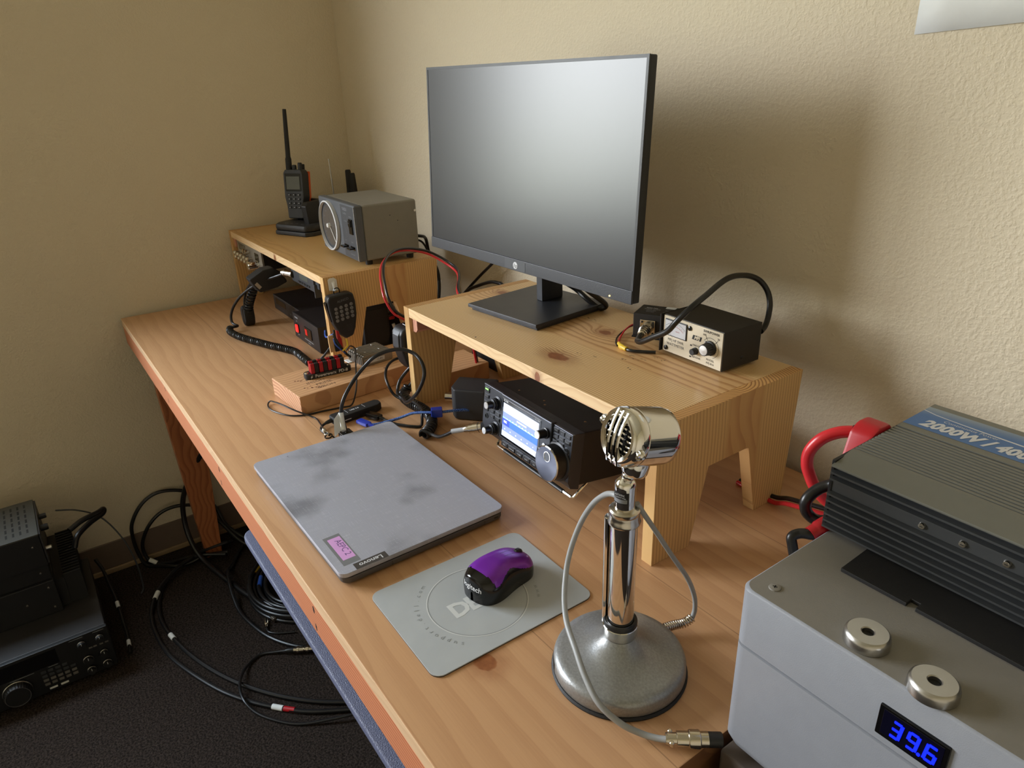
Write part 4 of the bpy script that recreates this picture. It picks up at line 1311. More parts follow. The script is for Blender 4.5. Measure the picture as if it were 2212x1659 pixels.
# ================================================================== mouse pad and mouse
def mouse_pad():
    t = NT('pale_grey_pad_top')
    f = t.noise(t.co(), 18.0, 3.0)
    t.set(Base_Color=t.mix(f, lin((166, 170, 172)), lin((180, 184, 185))), Roughness=0.42)
    t.bump(t.math('ADD', t.noise(t.co(), 26.0, 2.0), t.math('MULTIPLY', t.noise(t.co(), 900.0, 2.0), 0.02)), 0.10, 0.006)
    M['pad'] = t.m
    M['pad_print'] = plain('grey_pad_print', (140, 144, 145), 0.5)
    M['pad_mark'] = plain('pale_pad_mark', (206, 208, 206), 0.45)
    M['pad_disc'] = plain('pad_disc', (170, 174, 175), 0.42)
    # the corners: (1.505,-.669) (1.513,-.445) (1.673,-.459) (1.678,-.667)
    W, L = 0.168, 0.222
    b = MB('pad')
    out = rrect(0, 0, W, L, 0.013, 6)
    b.prism(out, 'Z', 0.0008, 0.0022, 0.0004)
    b.use('black_matte').prism([(p[0], p[1]) for p in out], 'Z', 0.0, 0.0008)
    cx, cy = 0.089, 0.103
    def disc(r0, r1, z, m, n=60):
        b.use(m)
        for k in range(n):
            a0, a1 = 2 * pi * k / n, 2 * pi * (k + 1) / n
            b.quad(*[(cx + r * cos(a), cy + r * sin(a), z) for r, a in ((r0, a0), (r1, a0), (r1, a1), (r0, a1))])
    disc(0.0, 0.0625, 0.00224, 'pad')
    disc(0.0600, 0.0612, 0.00232, 'pad_print')
    disc(0.0612, 0.0624, 0.00232, 'pad_mark')
    b.use('pad_mark')
    # pale block letters lying across the disc
    b.text('DELL', 0.034, face_z(cx + 0.002, cy - 0.004, 0.0024, radians(90)), bold=0.0012, spacing=0.86)
    b.use('pad_print')
    for txt, r, a0, st in (('support.dell.com', 0.074, 217, -6.4), ('www.dell.com', 0.074, 24, -6.8)):
        n = len(txt)
        for i, ch in enumerate(txt):
            a = radians((-95 if txt[0] == 's' else 95) + (i - (n - 1) / 2) * (-6.6 if txt[0] == 's' else 6.6))
            if txt[0] == 's':
                b.text(ch, 0.0085, face_z(cx + r * cos(a), cy + r * sin(a), 0.0024, a - pi / 2))
            else:
                b.text(ch, 0.0085, face_z(cx + r * cos(a), cy + r * sin(a), 0.0024, a + pi / 2))
    o = b.obj('mouse_pad')
    o.location = D((1.5075, -0.669, 0))
    o.rotation_euler = (0, 0, -0.012)
    tag(o, 'pale grey mouse pad with faint round emblem under the purple mouse', 'mouse pad')
mouse_pad()

def mouse():
    t = thing('computer_mouse', 'small purple and black wireless mouse on the pale grey pad', 'mouse', D((1.587, -0.5265, 0.0024)), radians(-4) + pi / 2 - radians(90))
    # local +y is the button end (towards the wall side); body 0.099 long
    t.rotation_euler = (0, 0, radians(10))
    purple = NT('metallic_purple_shell')
    purple.set(Base_Color=lin((118, 34, 168)), Metallic=0.35, Roughness=0.36, Coat_Weight=0.2)
    M['purple'] = purple.m
    Lh = 0.0475
    nU, nV = 76, 88
    def half(u):                                     # plan half-width along the length, u -1 (heel) .. 1 (buttons)
        w_ = 0.0305 * (1 - abs(u) ** 4.2) ** 0.42
        return w_ * (1 - 0.10 * math.exp(-((u - 0.15) / 0.45) ** 2) + 0.03 * u * -1)
    def top(u):
        return 0.0385 * (1 - ((u + 0.18) / 1.30) ** 2 * 0.62) * (1 - max(0, (abs(u) - 0.9) / 0.1) ** 2 * 0.55)
    us = [-cos(pi * i / nU) for i in range(nU + 1)]
    vs, idx = [], {}
    for i, u in enumerate(us):
        h, hw = top(u), max(half(min(0.9995, max(-0.9995, u))), 0.0006)
        for j in range(nV + 1):
            a = pi * j / nV
            cx_, sz = cos(a), sin(a)
            px_ = hw * (abs(cx_) ** 0.62) * (1 if cx_ >= 0 else -1)
            pz_ = h * sz ** 0.75
            k = 1.0 + 0.07 * (1 - pz_ / max(h, 1e-4)) * 0.0
            vs.append((px_ * (0.93 + 0.07 * min(1, pz_ / 0.012)), u * Lh, pz_))
    purp, blk = [], []
    for i in range(nU):
        for j in range(nV):
            f = [i * (nV + 1) + j, i * (nV + 1) + j + 1, (i + 1) * (nV + 1) + j + 1, (i + 1) * (nV + 1) + j]
            a = (j + 0.5) / nV
            u = (us[i] + us[i + 1]) / 2
            edge = 0.17 + 0.11 * math.exp(-((u + 0.05) / 0.35) ** 2)
            is_p = (edge < a < 1 - edge) and u > -0.66 - 0.10 * cos((a - 0.5) * 2 * pi) * 0.4
            (purp if is_p else blk).append(f)
    b = MB('gloss').add(vs, blk)
    b.add([(v[0], v[1], 0.0) for v in vs[::nV + 1]] + [(v[0], v[1], 0.0) for v in vs[nV::nV + 1]][::-1], [list(range(2 * (nU + 1)))])
    o_ = len(b.v)
    b.use('white_print').text('logitech', 0.0098, Matrix.Identity(4), bold=0.00015)
    for i in range(o_, len(b.v)):                      # wrap the lettering round the heel
        x, z = b.v[i].x, 0.0195 + b.v[i].y * 0.95
        lo_, hi_ = -0.999, -0.3
        for _ in range(30):
            m_ = (lo_ + hi_) / 2
            h_, w_ = top(m_), half(m_)
            ok = z < h_ and w_ * (math.sqrt(max(0, 1 - (z / h_) ** (2 / 0.75))) ** 0.62) > abs(x)
            lo_, hi_ = (lo_, m_) if ok else (m_, hi_)
        b.v[i] = Vector((x, hi_ * Lh - 0.0006, z + 0.0002))
    b.obj('body', t, angle=0.9)
    p = MB('purple').add([(v[0] * 1.012, v[1], v[2] * 1.012 + 0.0002) for v in vs], purp)
    p.use('black_print')
    for k in range(6):
        y0, y1 = 0.006 + k * 0.003, 0.009 + k * 0.003
        for sx in (-0.0040, 0.0040):
            z0_, z1_ = top(y0 / Lh) * 1.012 + 0.0002, top(y1 / Lh) * 1.012 + 0.0002
            p.quad((sx - 0.0003, y0, z0_), (sx + 0.0003, y0, z0_), (sx + 0.0003, y1, z1_), (sx - 0.0003, y1, z1_))
    p.obj('top_shell', t, angle=0.9)
    MB('rubber').lathe([(0.0075, -0.0028), (0.0088, -0.0018), (0.0088, 0.0018), (0.0075, 0.0028)], (0, 0.0320, 0.0235), (1, 0, 0), 40, ribs=1, depth=0.0004).obj('scroll_wheel', t)
mouse()

# ================================================================== lumber block and what is screwed on it
def lumber():
    t = thing('lumber_block', 'rough two-by-four lumber offcut lying across the desk behind the laptop', 'lumber', D((0.8125, -0.557, 0)), -0.143 - 0.045)
    t.rotation_euler = (0, 0, 0.075)
    b = MB('lumber').box((0, 0, 0), (0.1345, 0.30, 0.038), 0.0022)
    remat(b, 'lumber_end', lambda n, c: abs(n.y) > 0.85)
    b.use('black_print')
    for (x, y, s_, z) in ((0.066, 0.062, 'PRIME', 0.013), (0.083, 0.058, 'IMSON', 0.0125), (0.100, 0.068, 'PRIME', 0.013), (0.116, 0.066, 'IMSON', 0.0125)):
        b.text(s_, z, face_z(x, y, 0.03812, radians(90)), bold=-0.0001)
    rnd = random.Random(5)
    M['stain'] = plain('dark_red_stain', (96, 40, 28), 0.7)
    b.use('stain')
    for (x, y) in ((0.055, 0.03), (0.062, 0.035), (0.10, 0.03), (0.108, 0.036), (0.112, 0.05), (0.118, 0.055), (0.095, 0.038), (0.11, 0.15), (0.12, 0.2), (0.09, 0.19)):
        for k in range(3):
            cx_, cy_, r_ = x + rnd.uniform(-.004, .004), y + rnd.uniform(-.005, .005), rnd.uniform(.0008, .0026)
            b.add([(cx_ + r_ * cos(a_ * 0.9) * rnd.uniform(.5, 1), cy_ + r_ * sin(a_ * 0.9) * rnd.uniform(.5, 1.2), 0.03811) for a_ in range(7)], [list(range(7))])
    b.obj('board', t)
    t = thing('lumber_block', 'reddish two-by-four lumber piece lying inside the left leg of the monitor riser', 'lumber', D((0.905, -0.345, 0)), 0.0)
    b = MB('lumber').box((0.022, 0.055, 0), (0.122, 0.18, 0.038), 0.0022)
    remat(b, 'lumber_end', lambda n, c: abs(n.y) > 0.85)
    b.obj('board', t)
lumber()

def power_block():
    t = thing('power_distribution_block', 'black strip of red and black power sockets on the lumber offcut', 'power block', D((0.843, -0.503, 0.038)), radians(96) - 0.21)
    t.rotation_euler = (0, 0, radians(85))
    t.location = D((0.8505, -0.5045, 0.038))
    b = MB('black').prism(rrect(0, -0.026, 0.0965, 0.0, 0.010, 5), 'Z', 0, 0.0105, 0.0012)
    b.use('white_print')
    b.text('Powerwerx  PD-8', 0.0092, face_y(0.0530, -0.0262, 0.0054), bold=0.0002)
    b.prism([(0.0095, 0.0045), (0.0115, 0.0045), (0.0098, 0.001), (0.0145, 0.0060), (0.0122, 0.0062), (0.0140, 0.0098)], 'Y', -0.0263, -0.0259)
    b.use('nickel')
    for x in (0.0055, 0.091):
        b.lathe([(0.0045, 0), (0.0038, 0.0022), (0.0015, 0.0028)], (x, -0.013, 0.0105), (0, 0, 1), 14)
    b.obj('base', t)
    for i in range(4):
        for j, m in enumerate(('red', 'black')):
            x = 0.0130 + i * 0.0178 + j * 0.0086
            for y0, y1, zt in ((-0.0225, -0.0140, 0.031), (-0.0118, -0.0038, 0.0335)):
                k = MB(m).box((x, y0, 0.0100), (x + 0.0080, y1, zt), 0.0009)
                k.box((x + 0.0025, y0 - 0.0008, 0.016), (x + 0.0056, y0, 0.030), 0.0003)
                k.use('black_print').box((x + 0.0020, y0 + 0.002, zt - 0.0001), (x + 0.0062, y1 - 0.002, zt + 0.0002))
                k.obj('socket', t)
power_block()

def power_plug():
    t = thing('power_plug', 'red and black power plug with a wooden shim standing in the socket strip', 'plug', D((0.8385, -0.418, 0.0712)), radians(90.5), radians(-6))
    MB('red').box((0.0005, -0.009, 0.0), (0.0085, 0.0, 0.026), 0.0008).prism([(0.0008, 0.026), (0.0075, 0.026), (0.0045, 0.042), (0.001, 0.044)], 'Y', -0.0085, -0.0005, 0.0008).obj('red_shell', t)
    MB('black').box((-0.0085, -0.009, 0.0), (0.0, 0.0, 0.022), 0.0008).box((-0.006, -0.007, 0.022), (-0.002, -0.002, 0.046), 0.001).obj('black_shell', t)
    MB('tan').box((-0.0195, -0.0075, 0.0008), (-0.0092, -0.0035, 0.036), 0.0005).obj('wood_shim', t)
power_plug()

def converter():
    t = thing('voltage_converter', 'finned aluminium converter box on the lumber offcut behind the socket strip', 'converter', D((0.822, -0.390, 0.0382)), 0.09)
    M['cast_alu'] = plain('cast_aluminium', (150, 146, 138), 0.42, 0.75)
    W, L, H = 0.064, 0.068, 0.024
    b = MB('cast_alu').box((0.0, 0, 0.0), (W, L, 0.0175), 0.0015)
    for k in range(8):
        x = 0.001 + k * 0.0079
        b.box((x, 0.001, 0.016), (x + 0.0056, L - 0.001, H), 0.0020)
    for k in range(9):
        x = 0.001 + k * 0.0072
        b.box((x, -0.0028, 0.002), (x + 0.0033, 0.001, 0.0215), 0.0009)
        b.box((x, L - 0.001, 0.002), (x + 0.0033, L + 0.0028, 0.0215), 0.0009)
    b.use('steel')
    for x, y in ((0.010, 0.016), (0.042, 0.016), (0.010, 0.050), (0.042, 0.050)):
        b.lathe([(0.0025, 0), (0.0018, 0.001)], (x + 0.002, y, H), (0, 0, 1), 8)
    b.use('white_print').box((W - 0.0001, 0.012, 0.0055), (W + 0.0003, 0.050, 0.0140))
    b.use('black_print').text('13.8V', 0.0065, face_x(W + 0.0005, 0.038, 0.0098))
    b.obj('housing', t)
    MB('white').box((-0.002, -0.012, -0.0001), (0.02, -0.003, 0.002), 0.0005).obj('mount_tab', t)
converter()
o = MB('cable').tube(DD([(0.836, -0.424, .103), (0.843, -.425, .108), (0.850, -.423, .096), (0.854, -.416, .080), (0.854, -.408, .066), (0.850, -.398, .055)]), 0.0028, 10)
o.use('yellow').tube(DD([(0.858, -.4165, .075), (0.858, -.405, .083), (0.852, -.402, .090), (0.847, -.401, .094)]), 0.0021, 8)
o.use('blue_wire').tube(DD([(0.8475, -.4285, .102), (0.852, -.4275, .091), (0.856, -.4195, .079), (0.857, -.4105, .068)]), 0.0014, 8)
o = o.obj('power_lead')
tag(o, 'short dark lead with yellow and blue strands from the plug to the converter', 'wire')
cable('blue_wire', 'short blue wire curving below the keypad hand microphone', 'wire',
      [(0.775, -.418, .098), (0.786, -.423, .0925), (0.80, -.426, .092), (0.815, -.424, .098), (0.829, -.42, .106)], 0.0017, 'blue_wire')

# ================================================================== gear under the corner riser
def box_radio():
    t = thing('cb_radio', 'silver-faced radio with many small knobs hung under the corner riser', 'radio', D((0.038, -0.383, 0.1795)), 0.0)
    M['silver_face'] = plain('brushed_silver_face', (168, 164, 156), 0.38, 0.6)
    W, H, Dp = 0.225, 0.0555, 0.22
    MB('black_metal').box((0.002, 0.005, -H + 0.001), (W - 0.002, Dp, -0.0008), 0.001).obj('case', t)
    f = MB('silver_face').box((0, 0, -H), (W, 0.0055, -0.0002), 0.001)
    f.use('lcd_off').box((0.018, -0.0008, -0.026), (0.082, 0.001, -0.008), 0.0005)
    f.use('gloss').box((0.165, -0.0008, -0.034), (0.200, 0.001, -0.013), 0.0005)
    f.use('black_print').text('SWR  RF', 0.005, face_y(0.05, -0.001, -0.0115)).box((0.02, -0.001, -0.0235), (0.08, -0.0007, -0.0228))
    f.obj('front_panel', t)
    for i in range(5):
        for r_, z in ((0.0, -0.036), (1, -0.047)):
            x = 0.014 + i * 0.029 + r_ * 0.006
            MB('nickel').lathe([(0.0035, 0), (0.0035, 0.006), (0.0065, 0.008), (0.0072, 0.014), (0.0055, 0.0185), (0.001, 0.0195)], (x, 0, z), (0, -1, 0), 18).obj('knob', t)
    MB('nickel').lathe([(0.0035, 0), (0.0065, 0.006), (0.0065, 0.013), (0.002, 0.0145)], (0.096, 0, -0.019), (0, -1, 0), 18).obj('knob', t)
    MB('nickel').lathe([(0.0035, 0), (0.0065, 0.006), (0.0065, 0.013), (0.002, 0.0145)], (0.118, 0, -0.019), (0, -1, 0), 18).obj('knob', t)
    MB('chrome').lathe([(0.0125, 0), (0.0125, 0.0025), (0.0108, 0.003), (0.0108, 0.028), (0.0095, 0.029)], (0.185, 0, -0.044), (0, -1, 0), 32, ribs=1, depth=0.0005).obj('channel_knob', t)
box_radio()

def cb_mic():
    t = thing('hand_microphone', 'black hand microphone with a silver badge hanging under the corner riser', 'microphone', D((0.0, 0.0, 0.0)))
    c = Vector((0.425, -0.418, 0.155))
    t.location = D(c)
    b = MB('black_matte')
    pts = [(-.463, .145), (-.426, .164), (-.400, .166), (-.380, .150), (-.367, .123), (-.395, .113), (-.441, .107), (-.450, .120)]
    b.prism([(p[0] - c.y, p[1] - c.z) for p in pts], 'X', -0.052, -0.014, 0.005)
    b.use('silver_face')
    q0, q1 = Vector((-0.0138, -.4485 - c.y, .1335 - c.z)), Vector((-0.0138, -.4385 - c.y, .1195 - c.z))
    nn = Vector((0, .0035, .0025))
    b.add([q0 - nn, q1 - nn, q1 + nn, q0 + nn], [[0, 1, 2, 3]])
    b.obj('body', t)
    s = lambda ps: [(p[0] - c.x, p[1] - c.y, p[2] - c.z) for p in ps]
    cd = MB('cable').coil(s([(0.345, -0.435, .112), (0.335, -.445, .085), (0.322, -.452, .058), (0.315, -.455, .03)]), 0.0092, 0.0030, 11)
    cd.tube(s([(0.352, -0.432, .128), (0.347, -.434, .118), (0.354, -.436, .11)]), 0.0032)
    cd.tube(s([(0.262, -0.370, .125), (0.270, -0.384, .10), (0.285, -.40, .085), (0.318, -.418, .10), (0.346, -.428, .118), (0.33, -.436, .118), (0.305, -.444, .098), (0.290, -.452, .07), (0.287, -.456, .040), (0.300, -.457, .020), (0.318, -.455, .022)]), 0.0030)
    cd.obj('coiled_cord', t)
    k = MB('black_matte')
    k.prism([(-0.016, 0.0), (-0.010, -0.022), (0.0, -0.030), (0.014, -0.030), (0.022, -0.012), (0.022, 0.018), (0.0, 0.026), (-0.014, 0.018)], 'Y', -0.014, 0.014, 0.006, mat=Matrix.Translation(s([(0.305, -0.456, 0.0305)])[0]))
    k.obj('cord_bundle', t)
cb_mic()

def mobile_radio():
    t = thing('mobile_radio', 'dark mobile radio with a bracket and plugged lead under the corner riser', 'radio', D((0.472, -0.366, 0.181)), 0.0)
    MB('black_metal').box((0, 0, -0.042), (0.150, 0.18, -0.0045), 0.002).obj('case', t)
    f = MB('grey_dark').box((0.0, -0.010, -0.040), (0.150, 0.0, -0.006), 0.003)
    f.use('lcd_off').box((0.06, -0.0105, -0.024), (0.115, -0.009, -0.010), 0.0005)
    f.use('black')
    for i in range(5):
        f.box((0.05 + i * 0.016, -0.0115, -0.034), (0.061 + i * 0.016, -0.0095, -0.029), 0.0006)
    f.obj('front_panel', t)
    MB('grey_dark').box((-0.003, 0.02, -0.05), (-0.001, 0.10, 0.0), 0.0005).box((0.151, -0.005, -0.030), (0.172, 0.09, -0.0015), 0.0008).box((0.153, -0.012, -0.052), (0.158, 0.03, -0.02), 0.002).obj('bracket', t)
    p = MB('nickel').lathe([(0.0088, 0), (0.0088, 0.004), (0.0076, 0.0045), (0.0076, 0.022), (0.0086, 0.0225), (0.0086, 0.027), (0.0060, 0.029), (0.0060, 0.034)], (0.012, -0.010, -0.0225), (-0.85, -0.45, 0.05), 28)
    p.obj('plug', t)
mobile_radio()

def psu():
    t = thing('power_supply', 'black power supply with red rocker switches standing under the corner riser', 'power supply', D((0.482, -0.392, 0)), 0.0)
    M['psu_black'] = plain('brown_black_painted_metal', (34, 28, 27), 0.48, bump=0.2)
    W, H, Dp = 0.170, 0.066, 0.22
    MB('psu_black').box((0.001, 0.006, 0.003), (W - 0.001, Dp, H - 0.001), 0.001).obj('case', t)
    f = MB('psu_black').box((0, 0, 0.002), (W, 0.007, H), 0.0012)
    f.use('white_print').text('POWER', 0.006, face_y(0.026, -0.0003, 0.056)).text('ON', 0.004, face_y(0.026, -0.0003, 0.047)).text('OFF', 0.004, face_y(0.03, -0.0003, 0.012))
    f.text('SWITCHING POWER SUPPLY', 0.0045, face_y(0.10, -0.0003, 0.014)).text('13.8V DC', 0.004, face_y(0.10, -0.0003, 0.008))
    f.obj('front_panel', t)
    k = MB('gloss').box((0.018, -0.002, 0.017), (0.038, 0.001, 0.041), 0.0006)
    M['red_lit'] = glow('lit_red_rocker', (255, 40, 36), 1.1, (170, 20, 20))
    k.use('red_lit').box((0.0205, -0.0045, 0.0195), (0.0335, -0.001, 0.0385), 0.0012)
    k.obj('rocker_switch', t)
    k = MB('gloss').box((0.080, -0.002, 0.022), (0.125, 0.001, 0.048), 0.001)
    M['red_dim'] = glow('dim_red_readout', (210, 30, 30), 0.45, (90, 12, 12))
    k.use('red_dim').box((0.086, -0.0028, 0.028), (0.098, -0.0018, 0.043), 0.0003)
    k.obj('meter_window', t)
    for x in (0.015, W - 0.015):
        for y in (0.02, Dp - 0.02):
            MB('rubber').cyl((x, y, 0), (x, y, 0.004), 0.007, n=14).obj('foot', t)
    t = thing('rack_unit', 'flat black electronics box with thin printed front left of the power supply', 'electronics box', D((0.204, -0.352, 0)), 0.0)
    MB('psu_black').box((0, 0.004, 0.002), (0.268, 0.19, 0.0435), 0.0012).obj('case', t)
    f = MB('psu_black').box((0, 0, 0.002), (0.268, 0.0045, 0.044), 0.001)
    f.use('gloss').box((0.02, -0.0008, 0.020), (0.10, 0.0, 0.036), 0.0004)
    f.use('dim_print').text('PWR  TX  RX  CON  STA', 0.005, face_y(0.06, -0.0004, 0.011)).text('TERMINAL NODE', 0.0055, face_y(0.17, -0.0004, 0.030))
    f.box((0.001, -0.0004, 0.0425), (0.267, 0.0002, 0.0432))
    for i in range(6):
        f.box((0.13 + i * 0.018, -0.0006, 0.012), (0.139 + i * 0.018, 0, 0.016))
    f.obj('front_panel', t)
    for x in (0.015, 0.253):
        for y in (0.02, 0.17):
            MB('rubber').cyl((x, y, 0), (x, y, 0.003), 0.006, n=12).obj('foot', t)
psu()

def alinco():
    h = thing('adhesive_hook', 'white adhesive hook stuck on the end of the corner riser', 'hook', D((0.7303, -0.3705, 0.166)))
    MB('white').prism([(-0.010, 0.004), (0.010, 0.001), (0.0095, 0.026), (0.004, 0.031), (-0.006, 0.031), (-0.0105, 0.028)], 'X', 0.0, 0.0022, 0.0006).obj('back_plate', h)
    MB('white').tube([(0.0022, 0, 0.022), (0.0055, 0, 0.018), (0.0075, 0, 0.011), (0.0095, 0, 0.006), (0.0125, 0, 0.0075), (0.013, 0, 0.011)], [0.0042, 0.0036, 0.003, 0.003, 0.0026, 0.002], 10).obj('hook_arm', h)
    t = thing('keypad_microphone', 'black keypad hand microphone hanging from the white hook on the corner riser', 'microphone', D((0.7475, -0.3705, 0.170)))
    MT = Matrix.Rotation(radians(-2), 4, 'Z') @ Matrix.Rotation(radians(9), 4, 'X')
    b = MB('black')
    b.xf = MT
    pr = [(-0.024, -0.002), (0.022, -0.006), (0.031, -0.012), (0.0315, -0.03), (0.027, -0.058), (0.016, -0.088), (0.006, -0.104), (-0.012, -0.106), (-0.024, -0.092), (-0.031, -0.062), (-0.0315, -0.032), (-0.029, -0.010)]
    b.prism(pr, 'X', -0.010, 0.014, 0.0045, seg=3)
    b.use('dim_print').text('ALINCO', 0.0072, face_x(0.0143, 0.004, -0.0185), bold=0.0002)
    for k in range(4):
        b.text('----- ---', 0.004, face_x(0.0143, 0.002, -0.076 - 0.004 * k))
    b.obj('body', t)
    M['key_grey'] = plain('grey_rubber_key', (116, 117, 120), 0.5)
    for r_ in range(4):
        for c in range(4):
            y, z = -0.0165 + c * 0.0120 - r_ * 0.0012, -0.0325 - r_ * 0.0088
            k = MB('key_grey')
            k.xf = MT
            k.lathe([(0.0040, 0), (0.0036, 0.0012), (0.002, 0.0016)], (0.0138, y, z), (1, 0, 0), 14)
            k.use('black_print').text('123A456B789C*0#D'[r_ * 4 + c], 0.0036, face_x(0.0156, y, z))
            k.obj('key', t)
    p = MB('gloss')
    p.xf = MT
    p.prism([(-0.034, -0.016), (-0.0295, -0.014), (-0.0305, -0.062), (-0.0335, -0.058)], 'X', -0.006, 0.008, 0.0012)
    p.obj('push_bar', t)
    rg = MB('gloss')
    rg.tube([(0.0, -0.006, -0.006), (0.0008, -0.0068, 0.002), (0.0008, -0.0035, 0.0075), (0.0008, 0.0035, 0.0075), (0.0008, 0.0068, 0.002), (0.0, 0.006, -0.006)], 0.0011, 8)
    rg.obj('hang_ring', t)
    o = Vector((0.7475, -0.3705, 0.170))
    s = lambda ps: [Vector(p) - o for p in ps]
    c = MB('cable').tube(s([(0.7545, -0.392, 0.068), (0.757, -.403, .054), (0.757, -.417, .040), (0.752, -.432, .026), (0.742, -.441, .017), (0.728, -.445, .012), (0.712, -.442, .010)]), 0.0027, 10)
    c.coil(s([(0.716, -.443, .0115), (0.664, -.441, .0098), (0.614, -.442, .0098), (0.558, -.463, .0098), (0.536, -.473, .0098), (0.474, -.495, .0098), (0.418, -.513, .0098), (0.365, -.520, .0098), (0.335, -.514, .0098)]), 0.0069, 0.0024, 62, n=7, per=12)
    c.tube(s([(0.336, -.513, .0155), (0.345, -.505, .0150), (0.333, -.493, .0125), (0.312, -.499, .015), (0.305, -.499, .030), (0.3085, -.493, .050), (0.318, -.484, .0685), (0.335, -.47, .09), (0.368, -.446, .116), (0.41, -.418, .138), (0.432, -.399, .148), (0.452, -.387, .156)]), 0.0034, 10)
    c.obj('coiled_cord', t)
alinco()

def speaker_box():
    t = thing('speaker_box', 'small black box standing behind the open leg of the corner riser', 'box', D((0.602, -0.300, 0)), radians(2))
    MB('black_matte').box((0, 0, 0), (0.095, 0.068, 0.103), 0.003).obj('case', t)
    MB('black').box((0.0955, 0.006, 0.008), (0.0965, 0.062, 0.095), 0.0005).obj('grille', t)
    j = thing('wire_bundle', 'tangle of dark and red wires behind the small black speaker box', 'wire bundle', D((0.66, -0.16, 0)))
    b = MB('cable')
    b.tube([(0.02, -0.085, 0.085), (0.0, -0.02, 0.10), (-0.03, 0.03, 0.11)], 0.003)
    b.tube([(0.03, -0.075, 0.07), (0.03, -0.01, 0.078), (0.02, 0.05, 0.08)], 0.004)
    b.tube([(0.045, -0.04, 0.006), (0.055, -0.02, 0.02), (0.06, 0.01, 0.035), (0.05, 0.05, 0.03)], 0.003)
    b.obj('dark_wires', j)
    MB('red').box((0.02, -0.066, 0.058), (0.028, -0.05, 0.072), 0.002).tube([(0.045, -0.045, 0.012), (0.06, -0.01, 0.025), (0.065, 0.03, 0.04)], 0.003).obj('red_terminal', j)
    MB('white').tube([(0.035, -0.06, 0.05), (0.038, -0.055, 0.03), (0.042, -0.045, 0.006)], 0.004).obj('white_plug', j)
    t = thing('rubber_foot_cap', 'tiny black cylinder on the desk beside the black hand microphone', 'cap', D((0.700, -0.222, 0)))
    MB('rubber').lathe([(0.0105, 0), (0.0110, 0.006), (0.0095, 0.016), (0.007, 0.0185)], n=24).obj('cap', t)
    MB('nickel').lathe([(0.004, 0.0185), (0.003, 0.0195)], n=12).obj('screw', t)
speaker_box()
tag(MB('cable').tube(DD([(0.992, -0.306, .149), (0.99, -.318, .155), (0.985, -.345, .175), (0.98, -.357, .203), (0.96, -.352, .225), (0.93, -.339, .243), (0.9, -.319, .256), (0.86, -.285, .26), (0.83, -.248, .258), (0.81, -.206, .249),
                    (0.81, -.167, .235), (0.84, -.142, .216), (0.88, -.141, .205), (0.93, -.167, .201), (0.97, -.195, .190), (1.0, -.2, .16), (1.01, -.19, .08), (1.012, -.18, .006)]), 0.0026, 10, 7)
    .use('red_cable').tube(DD([(0.990, -0.3105, .146), (0.988, -.3225, .152), (0.982, -.350, .172), (0.976, -.3625, .201), (0.956, -.3575, .222), (0.926, -.344, .239), (0.897, -.324, .2515), (0.858, -.289, .2555), (0.828, -.251, .2535), (0.809, -.2085, .2445),
                    (0.812, -.171, .231), (0.843, -.147, .2115), (0.884, -.146, .2005), (0.934, -.172, .1965), (0.974, -.2, .186), (1.004, -.205, .158), (1.014, -.195, .08), (1.016, -.185, .006)]), 0.0024, 10, 7).obj('power_cable'),
    'red and black twin power cable arching beside the grey rotator controller', 'cable')

